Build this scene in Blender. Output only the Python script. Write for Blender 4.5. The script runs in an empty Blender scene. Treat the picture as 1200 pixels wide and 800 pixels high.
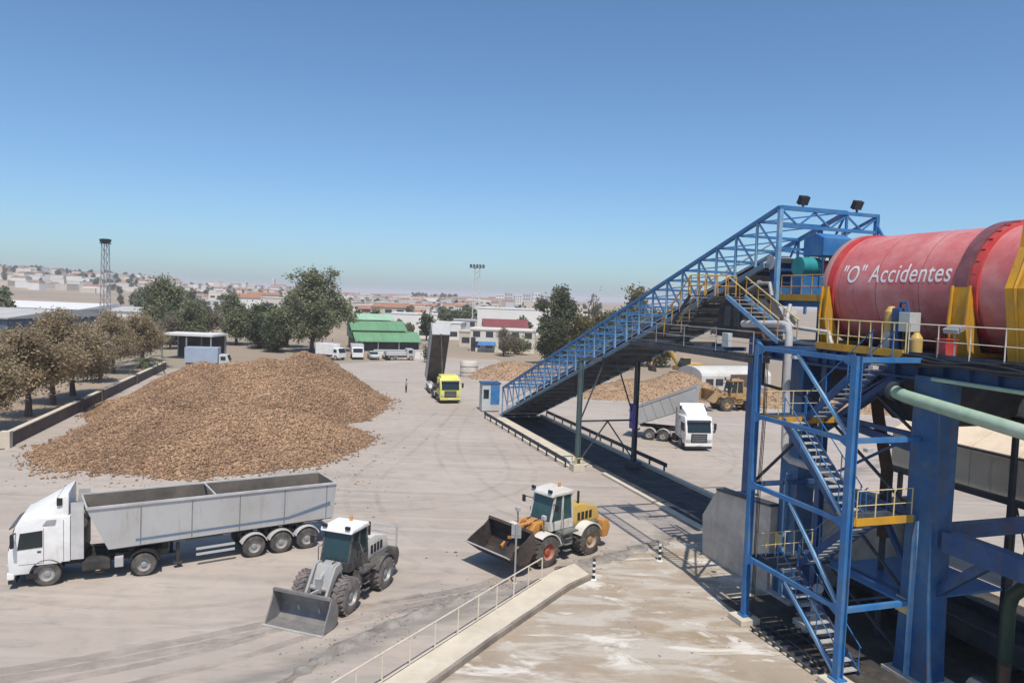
import bpy, bmesh, math, random
import numpy as np
from mathutils import Matrix, Vector
R = math.radians
random.seed(7); rng = np.random.default_rng(11)
scene = bpy.context.scene
C = scene.collection

# ------------------------------------------------------------------ camera
cam = bpy.data.cameras.new('camera'); camo = bpy.data.objects.new('camera', cam); C.objects.link(camo)
cam.sensor_width = 36.0; cam.lens = 26.0; cam.clip_start = 0.1; cam.clip_end = 30000
pitch = R(3.43); roll = R(2.0)
fw = Vector((0, math.cos(pitch), -math.sin(pitch))); u0 = Vector((0, math.sin(pitch), math.cos(pitch))); r0 = Vector((1, 0, 0))
rt = r0 * math.cos(roll) + u0 * math.sin(roll); up = u0 * math.cos(roll) - r0 * math.sin(roll)
m = Matrix((rt, up, -fw)).transposed().to_4x4(); m.translation = Vector((0, 0, 12.8))
camo.matrix_world = m
scene.camera = camo

# ------------------------------------------------------------------ sky and sun (behind the camera, high)
SUN_AZ = Vector((0.20, -0.98, 0)).normalized(); SUN_EL = R(62)
world = bpy.data.worlds.new('World'); scene.world = world; world.use_nodes = True
nt = world.node_tree; bg = nt.nodes['Background']
sky = nt.nodes.new('ShaderNodeTexSky'); sky.sky_type = 'NISHITA'; sky.sun_disc = False
sky.sun_elevation = SUN_EL; sky.sun_rotation = math.atan2(SUN_AZ.x, SUN_AZ.y)
sky.air_density = 0.85; sky.dust_density = 1.0; sky.ozone_density = 5.5
tint = nt.nodes.new('ShaderNodeMixRGB'); tint.blend_type = 'MULTIPLY'; tint.inputs[0].default_value = 1.0; tint.inputs[2].default_value = (0.815, 0.955, 0.985, 1)
nt.links.new(sky.outputs[0], tint.inputs[1]); nt.links.new(tint.outputs[0], bg.inputs[0]); bg.inputs[1].default_value = 0.135
sd = bpy.data.lights.new('sun', 'SUN'); sd.energy = 4.0; sd.angle = R(0.55); sd.color = (1.0, 0.93, 0.83)
so_ = bpy.data.objects.new('sun', sd); C.objects.link(so_)
sv = SUN_AZ * math.cos(SUN_EL) + Vector((0, 0, math.sin(SUN_EL)))
so_.rotation_euler = sv.to_track_quat('Z', 'Y').to_euler(); so_.location = (0, -20, 60)
scene.view_settings.view_transform = 'Standard'; scene.view_settings.look = 'None'
scene.view_settings.gamma = 1.0; scene.view_settings.use_curve_mapping = False
scene.view_settings.exposure = 0.13
scene.cycles.max_bounces = 6; scene.cycles.diffuse_bounces = 3; scene.cycles.volume_bounces = 1
scene.cycles.use_denoising = True

# ------------------------------------------------------------------ materials
def mat(name, col, rough=0.7, var=0.12, scale=2.0, metal=0.0, bump=0.0, bscale=None, dirt=None, dirt_amt=0.35, dirt_scale=0.6,
        island=0.0, stretch=(1, 1, 1), col2=None, spec=0.35, rust=None, rust_scale=1.0, rust_at=0.62):
    mt = bpy.data.materials.new(name); mt.use_nodes = True
    n = mt.node_tree.nodes; l = mt.node_tree.links; b = n['Principled BSDF']
    b.inputs['Roughness'].default_value = rough; b.inputs['Metallic'].default_value = metal
    b.inputs['Specular IOR Level'].default_value = spec
    tc = n.new('ShaderNodeTexCoord'); mp = n.new('ShaderNodeMapping'); mp.inputs['Scale'].default_value = stretch
    l.new(tc.outputs['Object'], mp.inputs[0])
    nz = n.new('ShaderNodeTexNoise'); nz.inputs['Scale'].default_value = scale; nz.inputs['Detail'].default_value = 6
    nz.inputs['Roughness'].default_value = 0.65
    l.new(mp.outputs[0], nz.inputs['Vector'])
    rp = n.new('ShaderNodeValToRGB'); rp.color_ramp.elements[0].position = 0.32; rp.color_ramp.elements[1].position = 0.7
    c = np.array(col); c2 = np.array(col2) if col2 is not None else np.clip(c * (1 + var), 0, 1)
    rp.color_ramp.elements[0].color = (*np.clip(c * (1 - var), 0, 1), 1); rp.color_ramp.elements[1].color = (*c2, 1)
    l.new(nz.outputs['Fac'], rp.inputs[0]); out = rp.outputs[0]
    if dirt is not None:
        n2 = n.new('ShaderNodeTexNoise'); n2.inputs['Scale'].default_value = dirt_scale; n2.inputs['Detail'].default_value = 8
        n2.inputs['Roughness'].default_value = 0.7; l.new(tc.outputs['Object'], n2.inputs['Vector'])
        r2 = n.new('ShaderNodeValToRGB'); r2.color_ramp.elements[0].position = 0.45; r2.color_ramp.elements[1].position = 0.68
        r2.color_ramp.elements[1].color = (dirt_amt * 2, dirt_amt * 2, dirt_amt * 2, 1) if dirt_amt < 0.5 else (1, 1, 1, 1)
        l.new(n2.outputs['Fac'], r2.inputs[0])
        mx = n.new('ShaderNodeMixRGB'); l.new(r2.outputs[0], mx.inputs[0]); l.new(out, mx.inputs[1]); mx.inputs[2].default_value = (*dirt, 1)
        out = mx.outputs[0]
    if rust is not None:   # streaky rust and grime running down the faces
        m5 = n.new('ShaderNodeMapping'); m5.inputs['Scale'].default_value = (3, 3, 0.45); l.new(tc.outputs['Object'], m5.inputs[0])
        n5 = n.new('ShaderNodeTexNoise'); n5.inputs['Scale'].default_value = rust_scale; n5.inputs['Detail'].default_value = 9; n5.inputs['Roughness'].default_value = 0.75
        l.new(m5.outputs[0], n5.inputs['Vector'])
        r5 = n.new('ShaderNodeValToRGB'); r5.color_ramp.elements[0].position = rust_at - .06; r5.color_ramp.elements[1].position = rust_at + .1; r5.color_ramp.elements[1].color = (.85, .85, .85, 1)
        l.new(n5.outputs['Fac'], r5.inputs[0]); x5 = n.new('ShaderNodeMixRGB'); l.new(r5.outputs[0], x5.inputs[0]); l.new(out, x5.inputs[1]); x5.inputs[2].default_value = (*rust, 1); out = x5.outputs[0]
    if island > 0:
        ge = n.new('ShaderNodeNewGeometry'); mr = n.new('ShaderNodeMapRange')
        mr.inputs['To Min'].default_value = 1 - island; mr.inputs['To Max'].default_value = 1 + island
        l.new(ge.outputs['Random Per Island'], mr.inputs['Value'])
        vm = n.new('ShaderNodeVectorMath'); vm.operation = 'SCALE'; l.new(out, vm.inputs[0]); l.new(mr.outputs[0], vm.inputs['Scale'])
        out = vm.outputs[0]
    l.new(out, b.inputs['Base Color'])
    if bump > 0:
        n3 = n.new('ShaderNodeTexNoise'); n3.inputs['Scale'].default_value = bscale or scale * 6; n3.inputs['Detail'].default_value = 5
        l.new(tc.outputs['Object'], n3.inputs['Vector'])
        bp = n.new('ShaderNodeBump'); bp.inputs['Strength'].default_value = bump; bp.inputs['Distance'].default_value = 0.05
        l.new(n3.outputs['Fac'], bp.inputs['Height']); l.new(bp.outputs[0], b.inputs['Normal'])
    return mt

def leafmat(name, c1, c2, c3):
    mt = bpy.data.materials.new(name); mt.use_nodes = True
    n = mt.node_tree.nodes; l = mt.node_tree.links; b = n['Principled BSDF']; b.inputs['Roughness'].default_value = 0.75
    b.inputs['Specular IOR Level'].default_value = 0.2
    ge = n.new('ShaderNodeNewGeometry'); rp = n.new('ShaderNodeValToRGB'); e = rp.color_ramp.elements
    e[0].color = (*c1, 1); e[1].color = (*c3, 1); m_ = e.new(0.5); m_.color = (*c2, 1)
    l.new(ge.outputs['Random Per Island'], rp.inputs[0])
    tr = n.new('ShaderNodeBsdfTranslucent'); mx = n.new('ShaderNodeMixShader'); mx.inputs[0].default_value = 0.42
    l.new(rp.outputs[0], b.inputs['Base Color']); l.new(rp.outputs[0], tr.inputs[0])
    l.new(b.outputs[0], mx.inputs[1]); l.new(tr.outputs[0], mx.inputs[2]); l.new(mx.outputs[0], n['Material Output'].inputs[0])
    return mt

DUST = (0.42, 0.36, 0.29)
MT = {}
MT['blue'] = mat('blue steel paint', (0.034, 0.165, 0.40), 0.45, 0.2, 1.3, dirt=(0.11, 0.20, 0.31), dirt_amt=0.4, dirt_scale=1.2, rust=(0.13, 0.10, 0.085), rust_scale=1.1, rust_at=0.63)
MT['blue_shade'] = mat('weathered shade-toned column blue', (0.024, 0.105, 0.26), 0.5, 0.25, 0.9, dirt=(0.09, 0.15, 0.22), dirt_amt=0.45, dirt_scale=0.8, rust=(0.11, 0.085, 0.07), rust_scale=0.8, rust_at=0.58)  # deeper blue that puts the thick columns' shade into the paint
MT['blue_lit'] = mat('sunlit-toned blue paint', (0.15, 0.34, 0.55), 0.5, 0.2, 1.6, dirt=(0.34, 0.43, 0.50), dirt_amt=0.4, dirt_scale=0.9, rust=(0.22, 0.19, 0.17), rust_scale=1.1, rust_at=0.6)  # lighter blue that puts sunlight on near members into the paint
MT['blue_dark'] = mat('dark blue girder paint', (0.022, 0.075, 0.21), 0.45, 0.25, 1.2, dirt=(0.06, 0.11, 0.19), dirt_amt=0.4, rust=(0.09, 0.075, 0.065), rust_scale=0.9, rust_at=0.57)
MT['slate'] = mat('grimy dark steel', (0.045, 0.055, 0.07), 0.6, 0.35, 1.5, dirt=(0.12, 0.11, 0.10), dirt_amt=0.3)
MT['belt'] = mat('dusty rubber belt', (0.030, 0.033, 0.040), 0.75, 0.4, 1.0, dirt=(0.10, 0.095, 0.09), dirt_amt=0.3, dirt_scale=0.8)
MT['yellow'] = mat('safety yellow paint', (0.62, 0.315, 0.022), 0.5, 0.16, 1.5, dirt=(0.44, 0.26, 0.07), dirt_amt=0.4, dirt_scale=1.1, rust=(0.20, 0.11, 0.05), rust_scale=1.0, rust_at=0.6)
MT['red'] = mat('faded red drum paint', (0.57, 0.15, 0.145), 0.40, 0.10, 0.8, dirt=(0.66, 0.31, 0.29), dirt_amt=0.49, dirt_scale=0.45, stretch=(0.4, 1, 1), spec=0.5, rust=(0.40, 0.10, 0.09), rust_scale=0.5, rust_at=0.6)
MT['red_bright'] = mat('bright red paint', (0.52, 0.05, 0.05), 0.45, 0.15, dirt=(0.5, 0.14, 0.12))
MT['tyre_ring'] = mat('worn bearing ring', (0.19, 0.075, 0.085), 0.5, 0.25, 2.0)
MT['letter'] = mat('white lettering paint', (0.8, 0.76, 0.74), 0.5, 0.06, 4)
MT['conc'] = mat('cast concrete', (0.56, 0.50, 0.43), 0.9, 0.18, 0.9, bump=0.3, dirt=(0.33, 0.28, 0.23), dirt_amt=0.35, dirt_scale=0.7)
MT['conc_pale'] = mat('pale concrete', (0.60, 0.53, 0.42), 0.9, 0.1, 0.7, bump=0.2, dirt=(0.48, 0.42, 0.33), dirt_amt=0.4, dirt_scale=0.9)
MT['wall_brown'] = mat('brown stained wall', (0.125, 0.095, 0.08), 0.9, 0.2, 0.7, dirt=(0.085, 0.066, 0.056), bump=0.2)
MT['white'] = mat('white paint', (0.80, 0.79, 0.77), 0.35, 0.03, 1.0, dirt=(0.62, 0.58, 0.53), dirt_amt=0.3, dirt_scale=1.2, rust=(0.5, 0.45, 0.39), rust_scale=0.8, rust_at=0.66)
MT['alu'] = mat('dull aluminium', (0.52, 0.52, 0.515), 0.5, 0.06, 1.4, metal=0.2, dirt=(0.44, 0.41, 0.37), dirt_amt=0.4, dirt_scale=0.7, rust=(0.36, 0.33, 0.295), rust_scale=0.7, rust_at=0.61)
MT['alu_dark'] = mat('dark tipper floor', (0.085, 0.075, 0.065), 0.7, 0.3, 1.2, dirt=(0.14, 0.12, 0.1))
MT['black'] = mat('black plastic', (0.025, 0.025, 0.028), 0.5, 0.2, 3)
MT['chassis'] = mat('chassis black', (0.04, 0.038, 0.037), 0.6, 0.3, 2, dirt=(0.16, 0.13, 0.1), dirt_amt=0.3)
MT['tyre'] = mat('dusty tyre rubber', (0.075, 0.068, 0.062), 0.9, 0.3, 3, dirt=(0.2, 0.175, 0.15), dirt_amt=0.4, dirt_scale=2)
MT['tyre_dusty'] = mat('earth caked tyre rubber', (0.15, 0.13, 0.125), 0.9, 0.25, 3, dirt=(0.28, 0.24, 0.21), dirt_amt=0.45, dirt_scale=2)
MT['rim'] = mat('steel rim', (0.34, 0.33, 0.32), 0.5, 0.15, 4, metal=0.2)
MT['rim_red'] = mat('red rim', (0.36, 0.09, 0.05), 0.6, 0.2, 4, dirt=DUST)
MT['glass'] = mat('tinted glass', (0.018, 0.028, 0.03), 0.08, 0.1, 1, spec=0.5)
MT['glass_teal'] = mat('teal tinted cab glass', (0.03, 0.075, 0.08), 0.1, 0.2, 1, spec=0.5)
MT['orange'] = mat('loader orange paint', (0.56, 0.25, 0.05), 0.5, 0.18, 1.6, dirt=(0.4, 0.27, 0.15), dirt_amt=0.4, dirt_scale=1.5)
MT['loader_yellow'] = mat('loader yellow paint', (0.58, 0.38, 0.09), 0.5, 0.18, 1.6, dirt=(0.45, 0.33, 0.18), dirt_amt=0.35, dirt_scale=1.5)
MT['loader_brown'] = mat('dusty tan loader paint', (0.40, 0.25, 0.10), 0.6, 0.2, 1.6, dirt=(0.35, 0.26, 0.17), dirt_amt=0.4, dirt_scale=1.5)
MT['loader_grey'] = mat('grey loader paint', (0.36, 0.36, 0.355), 0.5, 0.15, 1.6, dirt=(0.42, 0.37, 0.31), dirt_amt=0.4, dirt_scale=1.2)
MT['loader_dark'] = mat('dark loader frame', (0.075, 0.072, 0.07), 0.6, 0.25, 2, dirt=(0.25, 0.21, 0.17), dirt_amt=0.3, dirt_scale=1.5)
MT['loader_mid'] = mat('dark green grey loader paint', (0.13, 0.145, 0.14), 0.5, 0.2, 2, dirt=(0.27, 0.24, 0.20), dirt_amt=0.35, dirt_scale=1.4)
MT['loader_white'] = mat('off white loader paint', (0.66, 0.63, 0.58), 0.45, 0.08, 1.6, dirt=(0.45, 0.39, 0.32), dirt_amt=0.4, dirt_scale=1.2)
MT['bucket_grey'] = mat('scoured grey bucket steel', (0.24, 0.23, 0.225), 0.55, 0.25, 1.8, metal=0.2, dirt=(0.17, 0.16, 0.16), dirt_scale=1.2)
MT['bucket_dark'] = mat('dark bucket steel', (0.05, 0.04, 0.038), 0.6, 0.3, 1.8, dirt=(0.12, 0.09, 0.08), dirt_scale=1.2)
MT['edge_steel'] = mat('worn cutting edge steel', (0.5, 0.49, 0.47), 0.45, 0.2, 2, metal=0.2)
MT['cab_yellow'] = mat('lime yellow cab paint', (0.66, 0.63, 0.14), 0.4, 0.06, 1.5)
MT['teal'] = mat('teal motor paint', (0.03, 0.25, 0.27), 0.45, 0.2, 2)
MT['green_pipe'] = mat('pale green pipe paint', (0.30, 0.42, 0.31), 0.5, 0.15, 1.2, dirt=(0.42, 0.48, 0.40), dirt_amt=0.4)
MT['green_dark'] = mat('dark green pipe paint', (0.035, 0.06, 0.04), 0.5, 0.2, 1.2)
MT['pipe_white'] = mat('grey white pipe lagging', (0.50, 0.49, 0.48), 0.5, 0.12, 1.5, dirt=(0.34, 0.32, 0.3))
MT['tan_sheet'] = mat('tan sheet cladding', (0.74, 0.61, 0.46), 0.7, 0.08, 0.9, dirt=(0.60, 0.48, 0.35), dirt_amt=0.35, dirt_scale=0.5, rust=(0.36, 0.27, 0.19), rust_scale=0.5, rust_at=0.62)
MT['tank_grey'] = mat('pale grey tank sheet', (0.50, 0.53, 0.52), 0.45, 0.08, 1.0, dirt=(0.36, 0.33, 0.29))
MT['rail_yellow'] = mat('chalky yellow railing', (0.62, 0.50, 0.24), 0.6, 0.15, 3)
MT['rail_pale'] = mat('pale handrail paint', (0.62, 0.55, 0.44), 0.6, 0.15, 3)
MT['post_grey'] = mat('galvanised steel', (0.36, 0.36, 0.36), 0.5, 0.15, 3, metal=0.3)
MT['purple'] = mat('violet panel', (0.10, 0.07, 0.30), 0.5, 0.2, 3)
MT['bark'] = mat('grey brown bark', (0.13, 0.10, 0.08), 0.95, 0.3, 3, bump=0.4)
MT['leaf_dry'] = leafmat('dry brown leaves', (0.28, 0.215, 0.13), (0.38, 0.30, 0.185), (0.48, 0.39, 0.25))
MT['leaf_pale'] = leafmat('greyish dry leaves', (0.19, 0.165, 0.125), (0.26, 0.23, 0.175), (0.33, 0.29, 0.22))
MT['leaf_green'] = leafmat('green leaves', (0.14, 0.155, 0.085), (0.23, 0.245, 0.14), (0.33, 0.33, 0.20))
MT['leaf_dark'] = leafmat('dark green leaves', (0.075, 0.09, 0.05), (0.13, 0.15, 0.08), (0.205, 0.22, 0.13))
MT['leaf_olive'] = leafmat('olive scrub leaves', (0.13, 0.125, 0.05), (0.20, 0.18, 0.08), (0.27, 0.23, 0.12))
MT['rust'] = mat('rusty brown steel', (0.085, 0.05, 0.035), 0.8, 0.3, 2)
MT['pane'] = mat('far window glass', (0.05, 0.055, 0.065), 0.25, 0.2, 0.3)

# ------------------------------------------------------------------ mesh helpers
ORG = {}
class MB:
    def __init__(s): s.v = []; s.f = []; s.mi = []; s.cur = 0
    def add(s, vs, fs):
        b = len(s.v); s.v += [tuple(v) for v in vs]; s.f += [tuple(b + i for i in f) for f in fs]; s.mi += [s.cur] * len(fs); return s
    def box(s, x0, x1, y0, y1, z0, z1):
        return s.add([(x0, y0, z0), (x1, y0, z0), (x1, y1, z0), (x0, y1, z0), (x0, y0, z1), (x1, y0, z1), (x1, y1, z1), (x0, y1, z1)],
                     [(0, 3, 2, 1), (4, 5, 6, 7), (0, 1, 5, 4), (1, 2, 6, 5), (2, 3, 7, 6), (3, 0, 4, 7)])
    def beam(s, p, q, w, h=None, ref=(0, 0, 1)):
        p = Vector(p); q = Vector(q); h = h or w; d = (q - p).normalized(); rf = Vector(ref)
        if abs(d.dot(rf)) > 0.98: rf = Vector((1, 0, 0))
        a = d.cross(rf).normalized(); b = a.cross(d).normalized()
        vs = []
        for c in (p, q):
            for i, j in ((-1, -1), (1, -1), (1, 1), (-1, 1)): vs.append(c + a * (i * w / 2) + b * (j * h / 2))
        return s.add(vs, [(0, 1, 2, 3), (7, 6, 5, 4), (0, 4, 5, 1), (1, 5, 6, 2), (2, 6, 7, 3), (3, 7, 4, 0)])
    def cyl(s, p, q, r0, r1=None, n=12, caps=True):
        r1 = r0 if r1 is None else r1
        p = Vector(p); q = Vector(q); d = (q - p).normalized(); rf = Vector((0, 0, 1)) if abs(d.z) < 0.9 else Vector((1, 0, 0))
        a = d.cross(rf).normalized(); b = a.cross(d).normalized(); vs = []
        for c, r in ((p, r0), (q, r1)):
            for k in range(n):
                t = 2 * math.pi * k / n; vs.append(c + a * (r * math.cos(t)) + b * (r * math.sin(t)))
        fs = [(k, (k + 1) % n, n + (k + 1) % n, n + k) for k in range(n)]
        fs = [tuple(reversed(f)) for f in fs]
        if caps: fs += [tuple(range(n)), tuple(reversed(range(n, 2 * n)))]
        return s.add(vs, fs)
    def tube(s, pts, r, n=8):
        pts = [Vector(p) for p in pts]; N = len(pts); rs = r if isinstance(r, (list, tuple)) else [r] * N
        vs = []; prev = None
        for i, p in enumerate(pts):
            d = (pts[min(i + 1, N - 1)] - pts[max(i - 1, 0)]).normalized()
            if prev is None:
                rf = Vector((0, 0, 1)) if abs(d.z) < 0.9 else Vector((1, 0, 0)); a = d.cross(rf).normalized()
            else: a = (prev - d * prev.dot(d)).normalized()
            prev = a; b = a.cross(d).normalized()
            for k in range(n):
                t = 2 * math.pi * k / n; vs.append(p + a * (rs[i] * math.cos(t)) + b * (rs[i] * math.sin(t)))
        fs = []
        for i in range(N - 1):
            for k in range(n):
                fs.append((i * n + k, (i + 1) * n + k, (i + 1) * n + (k + 1) % n, i * n + (k + 1) % n))
        fs += [tuple(range(n)), tuple(reversed(range((N - 1) * n, N * n)))]
        return s.add(vs, fs)
    def prism(s, prof, y0, y1, ax='xz', y0s=None):
        "profile polygon (counter-clockwise in x,z) extruded along y"
        n = len(prof); vs = []
        for y in (y0, y1):
            for a, b in prof: vs.append((a, y, b) if ax == 'xz' else ((y, a, b) if ax == 'yz' else (a, b, y)))
        fs = [tuple(range(n)), tuple(reversed(range(n, 2 * n)))] + [(k, n + k, n + (k + 1) % n, (k + 1) % n) for k in range(n)]
        return s.add(vs, fs)
    def lathe(s, prof, c, axis='y', n=20, caps=True):
        "profile [(along, radius)] about an axis through c"
        vs = []; c = Vector(c)
        for h, r in prof:
            for k in range(n):
                t = 2 * math.pi * k / n; a, b = r * math.cos(t), r * math.sin(t)
                vs.append(c + (Vector((a, h, b)) if axis == 'y' else Vector((h, a, b)) if axis == 'x' else Vector((a, b, h))))
        fs = []; M_ = len(prof)
        for i in range(M_ - 1):
            for k in range(n): fs.append((i * n + k, i * n + (k + 1) % n, (i + 1) * n + (k + 1) % n, (i + 1) * n + k))
        if caps: fs += [tuple(range(n)), tuple(range((M_ - 1) * n, M_ * n))]
        return s.add(vs, fs)
    def tub(s, prof, w, t, taper=0.0):
        "open-topped box: profile = bottom front, bottom rear, top rear, top front in x,z"
        (a, b, c, d) = prof; ins = [(a[0] - t, a[1] + t), (b[0] + t, b[1] + t), (c[0] + t, c[1]), (d[0] - t * 1.4, d[1])]
        vs = []
        for P_, hw in ((prof, w / 2), (ins, w / 2 - t)):
            for y in (-1, 1):
                for k, (x, z) in enumerate(P_): vs.append((x, y * (hw - (taper if k < 2 else 0)), z))
        o = lambda y, k: (0 if y < 0 else 4) + k
        i = lambda y, k: (8 if y < 0 else 12) + k
        fs = [(o(-1, 0), o(-1, 3), o(-1, 2), o(-1, 1)), (o(1, 0), o(1, 1), o(1, 2), o(1, 3)), (o(-1, 0), o(-1, 1), o(1, 1), o(1, 0)),
              (o(-1, 1), o(-1, 2), o(1, 2), o(1, 1)), (o(-1, 0), o(1, 0), o(1, 3), o(-1, 3)),
              (i(-1, 0), i(-1, 1), i(-1, 2), i(-1, 3)), (i(1, 0), i(1, 3), i(1, 2), i(1, 1)), (i(-1, 0), i(1, 0), i(1, 1), i(-1, 1)),
              (i(-1, 1), i(1, 1), i(1, 2), i(-1, 2)), (i(-1, 0), i(-1, 3), i(1, 3), i(1, 0)),
              (o(-1, 3), i(-1, 3), i(-1, 2), o(-1, 2)), (o(1, 3), o(1, 2), i(1, 2), i(1, 3)),
              (o(-1, 2), i(-1, 2), i(1, 2), o(1, 2)), (o(-1, 3), o(1, 3), i(1, 3), i(-1, 3))]
        s.add(vs, fs[:5]); b = len(s.v) - 16; s.f += [tuple(b + i_ for i_ in f_) for f_ in fs[5:]]; s.mi += [s.cur + 1] * 5 + [s.cur] * 4; return s
    def xf(s, M_):
        s.v = [tuple(M_ @ Vector(v)) for v in s.v]; return s
    def build(s, name, m_, parent=None, smooth=False, bevel=0.0):
        me = bpy.data.meshes.new(name); org = ORG.get(parent.name, (0, 0, 0)) if parent else (0, 0, 0)
        vs = s.v if org == (0, 0, 0) else [(x - org[0], y - org[1], z - org[2]) for x, y, z in s.v]
        me.from_pydata(vs, [], s.f)
        ms = m_ if isinstance(m_, (list, tuple)) else [m_]
        for k in ms: me.materials.append(MT[k])
        if len(ms) > 1: me.polygons.foreach_set('material_index', s.mi)
        bm = bmesh.new(); bm.from_mesh(me)
        bmesh.ops.recalc_face_normals(bm, faces=bm.faces)
        if bevel > 0:
            bmesh.ops.bevel(bm, geom=[e for e in bm.edges if len(e.link_faces) == 2 and e.calc_face_angle(0) > 0.5], offset=bevel, segments=2, affect='EDGES', profile=0.6, clamp_overlap=True)
        bm.to_mesh(me); bm.free()
        if smooth:
            me.polygons.foreach_set('use_smooth', [True] * len(me.polygons))
            try: me.set_sharp_from_angle(angle=R(40))
            except Exception: pass
        o = bpy.data.objects.new(name, me); C.objects.link(o)
        if parent: o.parent = parent; ORG[o.name] = org
        return o

def tag(o, label=None, cat=None, group=None, kind=None):
    if label: o['label'] = label
    if cat: o['category'] = cat
    if group: o['group'] = group
    if kind: o['kind'] = kind
    return o
def thing(name, label, cat, loc=(0, 0, 0), rz=0.0, group=None, org=None):
    o = bpy.data.objects.new(name, None); C.objects.link(o); o.empty_display_size = 0.3
    o.location = loc; o.rotation_euler = (0, 0, rz); tag(o, label, cat, group)
    if org: ORG[o.name] = org
    return o
def share(src, parent, M_):
    "another object on the same mesh data, placed by M_ relative to src"
    o = bpy.data.objects.new(src.name.split('.')[0], src.data); C.objects.link(o); o.parent = parent; o.matrix_local = M_; ORG[o.name] = ORG.get(parent.name, (0, 0, 0))
    return o
def copy_tree(o, parent=None):
    c = o.copy(); C.objects.link(c); c.parent = parent
    for ch in o.children: copy_tree(ch, c)
    return c
# plant frame: s runs down the conveyor line towards the camera, o across it (to the right), z up
PHI = math.atan2(-0.9506657, 0.31021723); PO = Vector((-0.6, 78.0, 0)); DV = Vector((0.31021723, -0.9506657, 0)); WV = Vector((0.9506657, 0.31021723, 0))
def wo(s, o, z=0): return PO + DV * s + WV * o + Vector((0, 0, z))
def pthing(name, label, cat, s, o, z=0.0, group=None):
    return thing(name, label, cat, wo(s, o, z), PHI, group, org=(s, o, z))
def rot_at(p, axis, ang): return Matrix.Translation(p) @ Matrix.Rotation(ang, 4, axis) @ Matrix.Translation(-Vector(p))

def railing(parent, pts, h=1.05, step=1.5, r=0.025, m_='rail_yellow', mids=(0.55,), toe=None, mpost=None):
    "posts and rails along a polyline of floor points"
    pts = [Vector(p) for p in pts]; up_ = Vector((0, 0, 1))
    for hh in tuple(mids) + (1.0,):
        MB().tube([p + up_ * (h * hh) for p in pts], r if hh == 1.0 else r * 0.8, 6).build('rail', m_, parent)
    done = []
    for a, b in zip(pts[:-1], pts[1:]):
        n = max(1, round((b - a).length / step))
        for k in range(n + 1):
            p = a.lerp(b, k / n)
            if any((p - q).length < 0.1 for q in done): continue
            done.append(p)
            MB().cyl(p, p + up_ * h, r * 1.1, n=6).build('post', mpost or m_, parent)
    if toe:
        for a, b in zip(pts[:-1], pts[1:]): MB().beam(a + up_ * 0.06, b + up_ * 0.06, 0.02, 0.12).build('toe_board', toe, parent)

# ------------------------------------------------------------------ ground
def hill_z(x, y):
    r = math.hypot(x, y)
    z = 25.0 * math.exp(-((x + 800) / 330) ** 2 - ((y - 1180) / 300) ** 2)
    z += 11 * math.exp(-((x + 330) / 420) ** 2 - ((y - 1750) / 420) ** 2)
    z += 5 * math.exp(-((x + 1900) / 900) ** 2 - ((y - 1500) / 900) ** 2)
    z += 4 * math.exp(-((x - 600) / 600) ** 2 - ((y - 1500) / 500) ** 2)
    fade = min(1.0, max(0.0, (r - 330) / 400))
    return z * fade + fade * 0.8 * (math.sin(x * 0.009 + 1) + math.sin(y * 0.011 + x * 0.004))

MT['ground'] = mat('dry earth and stubble', (0.33, 0.25, 0.18), 0.95, 0.2, 0.012, dirt=(0.27, 0.25, 0.20), dirt_amt=0.5, dirt_scale=0.02)
gb = MB(); rad = [0, 40, 90, 150, 220, 300, 380, 460, 540, 640, 740, 840, 940, 1040, 1140, 1240, 1360, 1500, 1650, 1800, 2000, 2300, 2700, 3300, 4500, 7000, 12000]
NA = 160; gv = [(0, 0, -0.06)]; gf = []
for r_ in rad[1:]:
    for k in range(NA):
        t = 2 * math.pi * k / NA; x, y = r_ * math.sin(t), r_ * math.cos(t); gv.append((x, y, hill_z(x, y) - 0.06))
for k in range(NA): gf.append((0, 1 + (k + 1) % NA, 1 + k))
for i in range(len(rad) - 2):
    for k in range(NA):
        a = 1 + i * NA; b = a + NA; gf.append((a + k, a + (k + 1) % NA, b + (k + 1) % NA, b + k))
gb.add(gv, gf); tag(gb.build('ground', 'ground', smooth=True), kind='structure')

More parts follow.
